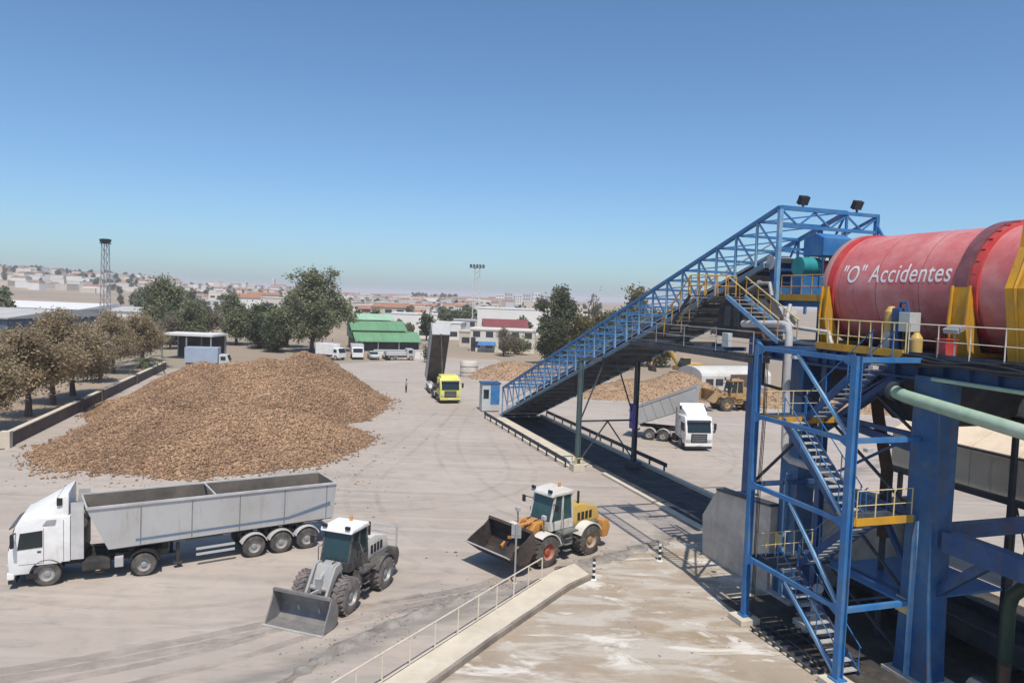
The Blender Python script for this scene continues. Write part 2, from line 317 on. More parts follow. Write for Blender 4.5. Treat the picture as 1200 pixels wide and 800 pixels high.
# yard: sun-bleached concrete with stains and tyre streaks
def yard_mat():
    mt = bpy.data.materials.new('bleached yard concrete'); mt.use_nodes = True
    n = mt.node_tree.nodes; l = mt.node_tree.links; b = n['Principled BSDF']; b.inputs['Roughness'].default_value = 0.9
    tc = n.new('ShaderNodeTexCoord')
    def noise(sc, det, mp=None, dist=0.0):
        z = n.new('ShaderNodeTexNoise'); z.inputs['Scale'].default_value = sc; z.inputs['Detail'].default_value = det; z.inputs['Roughness'].default_value = 0.62
        z.inputs['Distortion'].default_value = dist
        if mp:
            m_ = n.new('ShaderNodeMapping'); m_.inputs['Rotation'].default_value = (0, 0, mp[0]); m_.inputs['Scale'].default_value = (mp[1], mp[2], 1)
            l.new(tc.outputs['Object'], m_.inputs[0]); l.new(m_.outputs[0], z.inputs['Vector'])
        else: l.new(tc.outputs['Object'], z.inputs['Vector'])
        return z.outputs['Fac']
    def ramp(f, p0, p1, c0=(0, 0, 0), c1=(1, 1, 1)):
        r_ = n.new('ShaderNodeValToRGB'); e = r_.color_ramp.elements; e[0].position = p0; e[1].position = p1; e[0].color = (*c0, 1); e[1].color = (*c1, 1)
        l.new(f, r_.inputs[0]); return r_.outputs[0]
    def mix(f, a, c2, mode='MIX'):
        x = n.new('ShaderNodeMixRGB'); x.blend_type = mode; l.new(f, x.inputs[0]) if not isinstance(f, float) else setattr(x.inputs[0], 'default_value', f)
        l.new(a, x.inputs[1])
        if isinstance(c2, tuple): x.inputs[2].default_value = (*c2, 1)
        else: l.new(c2, x.inputs[2])
        return x.outputs[0]
    c = ramp(noise(0.07, 6), 0.3, 0.7, (0.355, 0.297, 0.248), (0.465, 0.397, 0.34))
    c = mix(ramp(noise(0.9, 8), 0.5, 0.78, (0, 0, 0), (0.6, 0.6, 0.6)), c, (0.27, 0.245, 0.22))
    tr = ramp(noise(1.1, 5, (R(-52), 0.05, 1.0), 0.3), 0.5, 0.72, (0, 0, 0), (0.55, 0.55, 0.55))
    c = mix(tr, c, (0.26, 0.24, 0.22))
    tr2 = ramp(noise(0.9, 5, (R(-75), 0.04, 0.9), 0.4), 0.53, 0.72, (0, 0, 0), (0.55, 0.55, 0.55))
    c = mix(tr2, c, (0.50, 0.45, 0.40))
    c = mix(ramp(noise(0.16, 7), 0.56, 0.74, (0, 0, 0), (0.55, 0.55, 0.55)), c, (0.40, 0.34, 0.27))
    # worn dirt band that the wheels have ground in beside the footpath
    vm = n.new('ShaderNodeVectorMath'); vm.operation = 'DOT_PRODUCT'; vm.inputs[1].default_value = (-.69, .72, 0); l.new(tc.outputs['Object'], vm.inputs[0])
    nn = n.new('ShaderNodeMath'); nn.operation = 'MULTIPLY_ADD'; nn.inputs[1].default_value = 5.0; nn.inputs[2].default_value = -25.0; l.new(noise(0.5, 6, (R(-45), 0.25, 1.0)), nn.inputs[0])
    ad = n.new('ShaderNodeMath'); ad.operation = 'ADD'; l.new(vm.outputs['Value'], ad.inputs[0]); l.new(nn.outputs[0], ad.inputs[1])
    ab_ = n.new('ShaderNodeMath'); ab_.operation = 'ABSOLUTE'; l.new(ad.outputs[0], ab_.inputs[0])
    c = mix(ramp(ab_.outputs[0], 0.15, 1.15, (0.75, 0.75, 0.75), (0, 0, 0)), c, (0.20, 0.18, 0.16))
    c = mix(ramp(noise(1.6, 7, (R(-45), 0.3, 1.0), 0.5), 0.56, 0.68, (0, 0, 0), (0.45, 0.45, 0.45)), c, (0.24, 0.22, 0.20))
    l.new(c, b.inputs['Base Color'])
    bp = n.new('ShaderNodeBump'); bp.inputs['Strength'].default_value = 0.25; bp.inputs['Distance'].default_value = 0.04
    l.new(noise(4.0, 6), bp.inputs['Height']); l.new(bp.outputs[0], b.inputs['Normal'])
    return mt
MT['yard'] = yard_mat()
yb = MB(); outline = [(-39, -20), (60, -20), (75, 60), (70, 112), (30, 118), (4, 118), (-3, 150), (-19, 151), (-24, 137), (-46, 118), (-53, 112), (-38, 55), (-42, 30)]
yb.add([(x, y, 0.0) for x, y in outline], [tuple(range(len(outline)))]); tag(yb.build('yard', 'yard'), kind='structure')

# pale dusty apron beside the blue plant
def apron_mat():
    mt = bpy.data.materials.new('lime smeared dirt'); mt.use_nodes = True
    n = mt.node_tree.nodes; l = mt.node_tree.links; b = n['Principled BSDF']; b.inputs['Roughness'].default_value = 0.95
    tc = n.new('ShaderNodeTexCoord')
    def noise(sc, rot=0, sx=1, sy=1, det=7, dist=0.0, off=0):
        m_ = n.new('ShaderNodeMapping'); m_.inputs['Rotation'].default_value = (0, 0, rot); m_.inputs['Scale'].default_value = (sx, sy, 1); m_.inputs['Location'].default_value = (off, off, 0)
        z = n.new('ShaderNodeTexNoise'); z.inputs['Scale'].default_value = sc; z.inputs['Detail'].default_value = det; z.inputs['Roughness'].default_value = 0.66; z.inputs['Distortion'].default_value = dist
        l.new(tc.outputs['Object'], m_.inputs[0]); l.new(m_.outputs[0], z.inputs['Vector']); return z.outputs['Fac']
    def ramp(f, p0, p1, c0=(0, 0, 0), c1=(1, 1, 1)):
        r_ = n.new('ShaderNodeValToRGB'); e = r_.color_ramp.elements; e[0].position = p0; e[1].position = p1; e[0].color = (*c0, 1); e[1].color = (*c1, 1)
        l.new(f, r_.inputs[0]); return r_.outputs[0]
    def mix(f, a, c2):
        x = n.new('ShaderNodeMixRGB'); l.new(f, x.inputs[0]); l.new(a, x.inputs[1]); x.inputs[2].default_value = (*c2, 1); return x.outputs[0]
    c = ramp(noise(0.35), 0.3, 0.7, (0.29, 0.23, 0.17), (0.42, 0.35, 0.275))
    c = mix(ramp(noise(0.22, off=5), 0.5, 0.66, (0, 0, 0), (0.8, 0.8, 0.8)), c, (0.30, 0.22, 0.13))
    c = mix(ramp(noise(0.8, R(-60), 0.35, 1.1, 8, 0.6, 3), 0.47, 0.58, (0, 0, 0), (0.75, 0.75, 0.75)), c, (0.50, 0.46, 0.40))
    c = mix(ramp(noise(0.55, R(-65), 0.5, 1.1, 9, 0.8, 9), 0.54, 0.61, (0, 0, 0), (0.85, 0.85, 0.85)), c, (0.66, 0.62, 0.56))
    c = mix(ramp(noise(3.5, det=5), 0.6, 0.75, (0, 0, 0), (0.5, 0.5, 0.5)), c, (0.22, 0.18, 0.14))
    l.new(c, b.inputs['Base Color'])
    bp = n.new('ShaderNodeBump'); bp.inputs['Strength'].default_value = 0.5; bp.inputs['Distance'].default_value = 0.06
    l.new(noise(3.0), bp.inputs['Height']); l.new(bp.outputs[0], b.inputs['Normal'])
    return mt
MT['apron'] = apron_mat()
key = [(-2.6, 18), (-2.2, 23.8), (-0.84, 26.0), (1.08, 29.2), (2.84, 32.0), (4.0, 33.6), (4.6, 35.6), (6.2, 36.9), (9.4, 39.6), (11.5, 40), (16, 36), (20, 26), (20, 14), (6, 12)]
ao = []
for (x0, y0), (x1, y1) in zip(key, key[1:] + key[:1]):
    for k in range(6):
        t = k / 6; ao.append((x0 + (x1 - x0) * t + random.uniform(-.14, .14), y0 + (y1 - y0) * t + random.uniform(-.14, .14), 0.005))
tag(MB().add(ao, [tuple(range(len(ao)))]).build('dirt_apron', 'apron'), kind='structure')

# swept-up ridge of dirt along the tyre tracks
def ridge(path, w, h, name, m_):
    b = MB(); pts = []
    for i in range(len(path) - 1):
        a, c = Vector((*path[i], 0)), Vector((*path[i + 1], 0)); n_ = max(2, int((c - a).length / 0.35))
        for k in range(n_): pts.append(a.lerp(c, k / n_))
    pts.append(Vector((*path[-1], 0))); vs = []; K = 9
    for i, p in enumerate(pts):
        d = (pts[min(i + 1, len(pts) - 1)] - pts[max(i - 1, 0)]).normalized(); nn = Vector((-d.y, d.x, 0))
        ww = w * (0.25 + 0.9 * random.random()) * min(1, (min(i, len(pts) - 1 - i) + 0.3) / 4)
        for k in range(K):
            u = k / (K - 1) * 2 - 1
            z = h * (1 - u * u) * (0.45 + 0.8 * random.random()) if 0 < k < K - 1 else -0.01
            q = p + nn * (u * ww + random.uniform(-.05, .05)); vs.append((q.x, q.y, max(-.01, z) + .004))
    fs = []
    for i in range(len(pts) - 1):
        for k in range(K - 1): fs.append((i * K + k, (i + 1) * K + k, (i + 1) * K + k + 1, i * K + k + 1))
    b.add(vs, fs); return tag(b.build(name, m_, smooth=True), kind='structure')
MT['ridge'] = mat('grey brown swept dirt', (0.22, 0.195, 0.17), 0.95, 0.35, 1.6, dirt=(0.36, 0.33, 0.30), dirt_amt=0.5, dirt_scale=1.2, bump=0.8)
ridge([(-7.6, 22.0), (-6.83, 23.84), (-5.78, 26.02), (-4.52, 27.64), (-3.07, 29.4), (-1.08, 31.2), (0.2, 32.7)], 0.38, 0.10, 'dirt_ridge', 'ridge')
ridge([(2.4, 34.3), (5.46, 36.3), (7.54, 38.3), (9.6, 39.7)], 0.55, 0.12, 'dirt_ridge', 'ridge')

MT['shade_dirt'] = mat('black dirt and shade floor', (0.045, 0.040, 0.036), 0.7, 0.4, 0.8, dirt=(0.14, 0.12, 0.10), dirt_amt=0.35, dirt_scale=0.7, bump=0.4)  # black floor dirt, with the tower's shade put into its colour
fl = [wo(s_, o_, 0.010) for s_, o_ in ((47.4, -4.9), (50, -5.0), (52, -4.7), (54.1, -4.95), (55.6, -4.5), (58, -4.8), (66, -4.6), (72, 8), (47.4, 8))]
tag(MB().add(fl, [tuple(range(len(fl)))]).build('dirt_shade_floor', 'shade_dirt'), kind='structure')

# tyre marks ground into the concrete: curved thin strips broken up by wear
def track_mat(alpha):
    mt = bpy.data.materials.new('worn tyre marks'); mt.use_nodes = True
    n = mt.node_tree.nodes; l = mt.node_tree.links; b = n['Principled BSDF']; b.inputs['Roughness'].default_value = 0.9; b.inputs['Base Color'].default_value = (0.17, 0.155, 0.14, 1)
    tc = n.new('ShaderNodeTexCoord'); z = n.new('ShaderNodeTexNoise'); z.inputs['Scale'].default_value = 0.22; z.inputs['Detail'].default_value = 10; z.inputs['Roughness'].default_value = 0.78
    l.new(tc.outputs['Object'], z.inputs['Vector']); r_ = n.new('ShaderNodeValToRGB'); e = r_.color_ramp.elements; e[0].position = .40; e[1].position = .75; e[1].color = (alpha, alpha, alpha, 1)
    l.new(z.outputs['Fac'], r_.inputs[0]); t_ = n.new('ShaderNodeBsdfTransparent'); x = n.new('ShaderNodeMixShader')
    l.new(r_.outputs[0], x.inputs[0]); l.new(t_.outputs[0], x.inputs[1]); l.new(b.outputs[0], x.inputs[2]); l.new(x.outputs[0], n['Material Output'].inputs[0])
    return mt
MT['track'] = track_mat(.17); MT['track_dark'] = track_mat(.5)
def tyre_track(ctrl, gauge=1.9, w=.36, z=.004, m_='track'):
    c = [Vector((*p, 0)) for p in ctrl]; pts = []
    for i in range(len(c) - 1):
        p0, p1, p2, p3 = c[max(i - 1, 0)], c[i], c[i + 1], c[min(i + 2, len(c) - 1)]
        for k in range(14):
            t = k / 14; pts.append(.5 * ((2 * p1) + (p2 - p0) * t + (2 * p0 - 5 * p1 + 4 * p2 - p3) * t * t + (3 * p1 - p0 - 3 * p2 + p3) * t ** 3))
    b = MB()
    for sd_ in (-1, 1):
        vs = []
        for i, p in enumerate(pts):
            d = (pts[min(i + 1, len(pts) - 1)] - pts[max(i - 1, 0)]).normalized(); nn = Vector((-d.y, d.x, 0)); ww_ = w * random.uniform(.85, 1.15) / 2
            q = p + nn * (sd_ * gauge / 2); vs += [q - nn * ww_ + Vector((0, 0, z)), q + nn * ww_ + Vector((0, 0, z))]
        b.add(vs, [(2 * i, 2 * i + 1, 2 * i + 3, 2 * i + 2) for i in range(len(pts) - 1)])
    tag(b.build('tyre_marks', m_), kind='structure')
for k, cc_ in enumerate((
    [(-7, 80), (-8.5, 62), (-9.5, 48), (-6, 38), (-1.5, 34)], [(-5, 84), (-5.5, 65), (-2.5, 50), (2.5, 42), (9, 41)], [(-26, 40), (-14, 42.5), (-4, 45), (1, 52), (-1, 68)],
    [(-30, 33), (-22, 28.5), (-12, 28), (-3, 33.5)],
    [(14, 50), (19, 58), (21, 68), (20, 80)], [(22, 50), (18, 62), (15, 74), (14, 84)])):
    tyre_track(cc_, z=.003 + k * .0006)
tyre_track([(-20.5, 22.0), (-16.0, 23.3), (-11.6, 25.6), (-7.8, 28.0), (-4.6, 29.6), (-1.2, 31.6), (0.3, 33.2)], .62, .55, .0075, 'track_dark')
tyre_track([(-17.0, 21.0), (-13.0, 23.0), (-9.4, 25.4), (-6.3, 28.4), (-3.0, 30.4)], 1.2, .4, .0082, 'track_dark')
# ------------------------------------------------------------------ raised footpath with its kerb, railing, sign post and bollards
PL = [(-7.0, 18.0), (-3.89, 23.23), (-1.7, 26.9), (0.38, 30.41), (2.35, 33.7), (3.35, 34.7)]
PR = [(-5.3, 18.3), (-2.1, 23.83), (-0.2, 27.1), (1.4, 29.7), (2.84, 32.04), (3.95, 33.35)]
fb = MB(); n = len(PL)
for i in range(n - 1):
    a, b, c, d = PL[i], PR[i], PR[i + 1], PL[i + 1]
    fb.add([(*a, .0), (*b, .0), (*c, .0), (*d, .0), (*a, .20), (*b, .20), (*c, .20), (*d, .20)],
           [(4, 5, 6, 7), (0, 4, 7, 3)] + ([(3, 7, 6, 2)] if i == n - 2 else []))
fo = tag(fb.build('footpath', 'conc_pale'), kind='structure')
MT['kerb'] = mat('weathered kerb stone', (0.28, 0.24, 0.20), 0.9, 0.25, 1.5, bump=0.4, dirt=(0.16, 0.135, 0.11), dirt_amt=0.4)
kpts = []
for i in range(n - 1):
    a, c = Vector((*PR[i], 0)), Vector((*PR[i + 1], 0)); L_ = (c - a).length; k_ = max(1, round(L_ / 1.0))
    for k in range(k_): kpts.append((a.lerp(c, k / k_), a.lerp(c, (k + 1) / k_ - 0.012 / L_)))
for a, c in kpts:
    d = (c - a).normalized(); nn = Vector((-d.y, d.x, 0)) * -0.075
    j = random.uniform(-.008, .008)
    MB().beam(a + nn + Vector((0, 0, .115 + j)), c + nn + Vector((0, 0, .115 + j)), 0.15, 0.23).build('kerb_stone', 'kerb', fo, bevel=0.012)
rl = thing('handrail', 'pale yellowish tube railing along the left edge of the raised footpath', 'railing', (-3.89, 23.23, 0.2))
ORG[rl.name] = (-3.89, 23.23, 0.2)
rp = [(-7.0 + .06, 18.0, .2), (-3.83, 23.23, .2), (-1.64, 26.9, .2), (0.44, 30.41, .2), (1.7, 32.5, .2)]
railing(rl, rp, 1.0, 1.35, 0.028, 'rail_pale', (0.06,))

sp = thing('sign_post', 'tall grey sign post with a plate seen from behind, by the loader bucket', 'sign', (0.49, 32.31, 0))
MB().cyl((0, 0, 0), (0, 0, 2.75), 0.045, n=10).build('pole', 'post_grey', sp)
pl = MB().box(-.22, .22, .05, .075, 2.1, 2.72).build('sign_plate', 'post_grey', sp, bevel=.008)
MB().box(-.2, .2, .03, .05, 2.25, 2.29).build('bracket', 'post_grey', pl)
MB().cyl((0, 0, 0), (0, 0, .1), 0.12, n=12).build('footing', 'conc', sp)
def bollard(x, y, label, h):
    t = thing('bollard', label, 'bollard', (x, y, 0), group='striped bollards by the dirt apron')
    MB().cyl((0, 0, 0), (0, 0, h), .07, n=14).cyl((0, 0, h), (0, 0, h + .03), .07, .03, n=14).build('tube', 'black', t, smooth=True)
    for k in range(3): MB().cyl((0, 0, .22 + k * .27), (0, 0, .33 + k * .27), .074, n=14).build('reflective_band', 'white', t, smooth=True)
    MB().cyl((0, 0, 0), (0, 0, .06), .16, .13, n=14).build('base', 'white', t)
bollard(4.12, 33.25, 'black bollard with white bands at the tip of the raised footpath', .95)
bollard(7.7, 36.02, 'black and white bollard standing alone by the concrete block', .85)

# ------------------------------------------------------------------ channel whose dark plates hold the conveyor's shadow, its side walls and guard rails
ch = pthing('shadow_channel', 'channel under the blue conveyor, its shadow put into dark ground plates', 'channel', 0, 2)
for k in range(22):
    s0 = 0.4 + k * 1.95
    z = .06 + random.uniform(-.01, .01)
    MB().box(s0, s0 + 1.90, .0, 4.0, -.02, z).build('shadow_plate', 'belt', ch)
MB().box(.2, 43, 4.02, 4.35, 0, .30).build('side_wall', 'conc_pale', ch, bevel=.02)
MB().box(25.3, 42.5, -.35, -.02, 0, .16).build('side_wall', 'conc_pale', ch, bevel=.02)
MB().box(.5, 23, -2.0, -.03, 0, .12).build('side_wall', 'conc_pale', ch, bevel=.02)
for o_, s1, lab in ((-2.15, 23.0, 'low steel guard rail on the near side of the conveyor channel'), (4.75, 25.8, 'low steel guard rail on the far side of the conveyor channel')):
    g = pthing('guard_rail', lab, 'guard rail', 0, o_, group='guard rails along the conveyor channel')
    for k in range(12):
        s = .3 + k * (s1 - .6) / 11
        MB().box(s - .06, s + .06, o_ - .05, o_ + .05, 0, .72).build('post', 'slate', g)
    prof = [(o_ - .09, .42), (o_ - .06, .42), (o_ - .03, .52), (o_ - .07, .57), (o_ - .03, .62), (o_ - .06, .74), (o_ - .09, .74), (o_ - .06, .62), (o_ - .10, .57), (o_ - .06, .52)]
    if o_ > 0: prof = [(2 * o_ - y, z) for y, z in prof]
    for a, b in ((.1, s1 * .5), (s1 * .5, s1)): MB().prism(prof, a, b - .01, 'yz').build('rail', 'slate', g)
bt = thing('site_booth', 'small blue and grey metal booth at the foot of the conveyor', 'booth', (-2.3, 82.4, 0), R(12))
MB().box(-1.0, 1.0, -.9, .9, .1, 3.1).build('wall', 'tank_grey', bt, bevel=.03)
MB().box(-.05, .95, -.95, -.905, .9, 3.0).build('door', 'blue', bt)
MB().box(-1.1, 1.1, -1.0, 1.0, 3.1, 3.25).build('roof', 'blue_dark', bt, bevel=.02)
MB().box(-.85, -.25, -.93, -.905, 1.5, 2.5).build('window', 'glass', bt)

# ------------------------------------------------------------------ heaps of lumpy raw material
MT['lumps'] = mat('brown lumps', (0.275, 0.172, 0.105), 0.95, 0.26, 0.22, island=0.40, dirt=(0.385, 0.25, 0.15), dirt_amt=0.45, dirt_scale=0.16)
MT['earth'] = mat('dry tan earth', (0.36, 0.24, 0.15), 0.95, 0.2, 0.8, bump=0.8, dirt=(0.33, 0.22, 0.13), dirt_amt=0.4, dirt_scale=0.5)
MT['clods'] = mat('dry clods', (0.34, 0.23, 0.145), 0.95, 0.2, 0.3, island=0.4)
MT['heap'] = mat('packed brown heap', (0.30, 0.195, 0.125), 0.95, 0.25, 1.2, bump=0.8, dirt=(0.40, 0.27, 0.16), dirt_amt=0.4)
def fbm(x, y, s=0):
    return (np.sin(x * .31 + s) * np.cos(y * .27 - s * 2) + .5 * np.sin(x * .83 + y * .61 + s * 3) + .3 * np.sin(x * 1.7 - y * 1.9 + s))
def heap(name, label, cat, loc, cones, ext, res, nl, lump, group=None, body='heap', lm_='lumps'):
    "cones: (x, y, height, run) slope cones merged; lumps cover the surface"
    t = thing(name, label, cat, loc, group=group)
    def zf(x, y):
        z = np.full_like(x, -1.0)
        for cx, cy, h, rx, ry, a in cones:
            ca, sa = math.cos(a), math.sin(a); dx, dy = x - cx, y - cy
            u = (dx * ca + dy * sa) / rx; v = (-dx * sa + dy * ca) / ry; d = np.sqrt(u * u + v * v)
            d = d * (1 + .07 * fbm(x * .8, y * .8, cx))
            zz = h * (1 - np.sqrt(d * d + .02)) * 1.05
            k = 6.0; mx_ = np.maximum(z, zz); z = mx_ + np.log(np.exp(k * (z - mx_)) + np.exp(k * (zz - mx_))) / k * .6
        return z + .14 * fbm(x * 1.4, y * 1.4, 1.3) + .06 * fbm(x * 4.1, y * 3.7, 2.1)
    x0, x1, y0, y1 = ext; nx = int((x1 - x0) / res); ny = int((y1 - y0) / res)
    X, Y = np.meshgrid(np.linspace(x0, x1, nx), np.linspace(y0, y1, ny)); Z = zf(X, Y)
    idx = np.arange(nx * ny).reshape(ny, nx); keep = (Z[:-1, :-1] > -.25) | (Z[1:, 1:] > -.25) | (Z[1:, :-1] > -.25) | (Z[:-1, 1:] > -.25)
    q = np.stack([idx[:-1, :-1], idx[:-1, 1:], idx[1:, 1:], idx[1:, :-1]], -1)[keep]
    V = np.stack([X, Y, np.maximum(Z, -.05)], -1).reshape(-1, 3)
    me = bpy.data.meshes.new('heap_body'); me.from_pydata(V.tolist(), [], q.tolist()); me.materials.append(MT[body])
    o = bpy.data.objects.new('heap_body', me); C.objects.link(o); o.parent = t
    me.polygons.foreach_set('use_smooth', [True] * len(me.polygons))
    if not nl: return t
    # lumps: squashed octahedra strewn over the surface, some rolled off the toe
    px = rng.uniform(x0 - 1, x1 + 1, nl * 3); py = rng.uniform(y0 - 1, y1 + 1, nl * 3); pz = zf(px, py)
    ok = (pz > -.05 - .6 * rng.random(nl * 3) ** 9); px, py, pz = px[ok][:nl], py[ok][:nl], np.maximum(pz[ok][:nl], 0.03)
    N = len(px); base = np.array([[1, 0, 0], [-1, 0, 0], [0, 1, 0], [0, -1, 0], [0, 0, 1], [0, 0, -1]], float)
    sc = lump * (.35 + 1.35 * rng.random((N, 1)) ** 2.6) * np.stack([rng.uniform(.9, 1.7, N), rng.uniform(.55, .9, N), rng.uniform(.5, .85, N)], -1)
    A = rng.uniform(0, 6.28, N); B = rng.uniform(-.7, .7, N)
    v = base[None] * sc[:, None, :] * (1 + rng.uniform(-.2, .2, (N, 6, 1)))
    xz = v[..., 0] * np.cos(B)[:, None] - v[..., 2] * np.sin(B)[:, None]; zz = v[..., 0] * np.sin(B)[:, None] + v[..., 2] * np.cos(B)[:, None]
    xx = xz * np.cos(A)[:, None] - v[..., 1] * np.sin(A)[:, None]; yy = xz * np.sin(A)[:, None] + v[..., 1] * np.cos(A)[:, None]
    VV = np.stack([xx + px[:, None], yy + py[:, None], zz + pz[:, None] + lump * .25], -1).reshape(-1, 3)
    tri = np.array([[0, 2, 4], [2, 1, 4], [1, 3, 4], [3, 0, 4], [2, 0, 5], [1, 2, 5], [3, 1, 5], [0, 3, 5]])
    FF = (tri[None] + (np.arange(N) * 6)[:, None, None]).reshape(-1, 3)
    fast_mesh('lumps', VV, FF, lm_, t)['kind'] = 'stuff'
    return t
def fast_mesh(name, V, F, m_, parent=None):
    me = bpy.data.meshes.new(name); n_, k = F.shape
    me.vertices.add(len(V)); me.vertices.foreach_set('co', np.ascontiguousarray(V, np.float32).ravel())
    me.loops.add(n_ * k); me.loops.foreach_set('vertex_index', np.ascontiguousarray(F, np.int32).ravel())
    me.polygons.add(n_); me.polygons.foreach_set('loop_start', np.arange(0, n_ * k, k, dtype=np.int32))
    me.update(calc_edges=True); me.materials.append(MT[m_])
    o = bpy.data.objects.new(name, me); C.objects.link(o)
    if parent: o.parent = parent
    return o
heap('beet_heap', 'huge brown mound of lumpy roots filling the yard behind the white truck', 'heap', (-24, 62, 0),
     [(1.6, 17, 6.8, 8.0, 17, R(-2)), (-3.5, 12, 5.8, 10, 17, R(10)), (-1.2, 14, 6.2, 9, 17, R(4)), (1.6, 24, 5.6, 6.2, 13, 0), (2.0, 9, 4.6, 6.6, 14, R(2)), (-5.2, -1.5, 3.9, 8.0, 11.5, R(12)), (1, -2.5, 3.7, 9, 11, 0), (5.0, -2, 3.0, 6.6, 10.0, 0), (-9, 17, 5.0, 10, 14, R(10))],
     (-24, 18, -18, 38), .45, 125000, .105)
heap('beet_heap', 'low brown heap of roots behind the right end of the huge mound', 'heap', (-19.0, 83.5, 0),
     [(-2, 0, 2.6, 7.0, 9, 0), (-5, 5, 3.0, 8, 9, 0), (0, -4, 1.3, 5, 5, 0)], (-14, 7, -10, 15), .45, 14000, .125)
heap('earth_heap', 'tan heap of earth in the middle distance left of the dark tree', 'heap', (0.5, 118, 0),
     [(0, 0, 3.0, 7.5, 6, 0), (5, 2, 2.6, 8, 6, 0)], (-9, 15, -8, 9), .4, 5000, .10, body='earth', lm_='clods')
heap('earth_heap', 'tan heap beyond the tipping white truck, behind the conveyor legs', 'heap', (19, 101, 0),
     [(-2, 0, 2.3, 9, 7, 0), (4.5, 2, 3.6, 7.5, 8, 0), (-8, 2, 1.6, 8, 6, 0), (1.5, -2, 1.6, 4, 3, 0)], (-18, 14, -8, 11), .4, 8000, .10, body='earth', lm_='clods')
heap('earth_heap', 'brown heap beyond the stairs of the blue tower', 'heap', (35, 98, 0),
     [(0, 0, 2.2, 7, 6, 0), (9, -2, 2.6, 8, 6, 0)], (-9, 20, -10, 9), .4, 6000, .10, body='earth', lm_='clods')

# ------------------------------------------------------------------ low wall by the trees
wt = thing('retaining_wall', 'long low brown wall with pale coping beside the dry trees', 'wall', (-38.1, 55.6, 0), math.atan2(57.2, -14.7))
Lw = 59
MB().box(0, Lw, 0, .35, 0, 1.05).build('wall_face', 'wall_brown', wt, bevel=.02)
for k in range(30):
    MB().box(k * 1.966 + .01, k * 1.966 + 1.95, -.06, .42, 1.05, 1.14).build('coping', 'conc_pale', wt)
for k, s in enumerate((0, 17.5, 24.5, 40)): MB().box(s - .05 if s else -.1, s + .5, -.2, .5, 0, 1.28).build('pier', 'wall_brown' if s else 'conc_pale', wt)

# crumbs of dirt and spilled roots scattered over the yard
def scatter(name, label, cat, spots, n_, size, m_, kind='stuff'):
    P_ = []
    for (cx, cy, sx, sy, k) in spots:
        P_.append(np.stack([rng.normal(cx, sx, k), rng.normal(cy, sy, k)], -1))
    P_ = np.concatenate(P_); N = len(P_)
    base = np.array([[1, 0, 0], [-1, 0, 0], [0, 1, 0], [0, -1, 0], [0, 0, 1], [0, 0, -1]], float)
    s_ = size * (.3 + 1.0 * rng.random((N, 1, 1)) ** 2.5); v = base[None] * s_ * np.stack([rng.uniform(.7, 1.5, N), rng.uniform(.6, 1.1, N), rng.uniform(.4, .8, N)], -1)[:, None, :] * (1 + rng.uniform(-.3, .3, (N, 6, 1)))
    A = rng.uniform(0, 6.28, N); x = v[..., 0] * np.cos(A)[:, None] - v[..., 1] * np.sin(A)[:, None]; y = v[..., 0] * np.sin(A)[:, None] + v[..., 1] * np.cos(A)[:, None]
    V = np.stack([x + P_[:, None, 0], y + P_[:, None, 1], v[..., 2] + .012], -1).reshape(-1, 3)
    tri = np.array([[0, 2, 4], [2, 1, 4], [1, 3, 4], [3, 0, 4], [2, 0, 5], [1, 2, 5], [3, 1, 5], [0, 3, 5]])
    o = fast_mesh(name, V, (tri[None] + (np.arange(N) * 6)[:, None, None]).reshape(-1, 3), m_); tag(o, label, cat, kind=kind)
scatter('spilled_lumps', 'brown crumbs of spilled roots strewn over the yard', 'debris', [(-12, 52, 2, 5, 110), (-22, 46.4, 7, .8, 160), (-9, 66, 2, 10, 60), (0, 36, 2.0, 1.5, 25)], 0, .09, 'lumps')
scatter('dirt_crumbs', 'dark crumbs of dirt along the swept ridge beside the footpath', 'debris', [(-6.3, 25, .6, 1.2, 90), (-4.3, 28, .6, 1.0, 100), (-2, 30.4, .6, .7, 100), (0, 32.3, .5, .5, 60), (5.5, 36.4, 1.0, .6, 70), (8, 38.5, .8, .6, 60), (9.6, 34.5, .4, 2.0, 90), (6, 30, 2.5, 3, 60)], 0, .05, 'ridge')
# ------------------------------------------------------------------ the inclined blue conveyor gallery
gb_ = lambda s: .25 + .337 * (s + .7)      # underside line
gt_ = lambda s: 3.28 + .3285 * (s + .15)   # top chord line
GW = 4.0; S0, S1 = -.6, 43.6
cv = pthing('conveyor_gallery', 'long inclined blue lattice conveyor gallery rising from the yard to the red drum', 'conveyor', 0, 2)
MT['chord'] = mat('grimy blue chord', (0.10, 0.19, 0.29), 0.55, 0.3, 1.0, dirt=(0.20, 0.24, 0.26), dirt_amt=0.4, dirt_scale=0.8)
for o_, nm in ((0.0, 'near'), (GW, 'far')):
    MB().beam((S0, o_, gb_(S0)), (S1 - 1, o_, gb_(S1 - 1)), .18, .26).build('bottom_chord', 'chord', cv)
    MB().beam((S0, o_, gt_(S0)), (S1, o_, gt_(S1)), .18, .20).build('top_chord', 'blue', cv)
nb = 25; bay = (S1 - S0) / nb
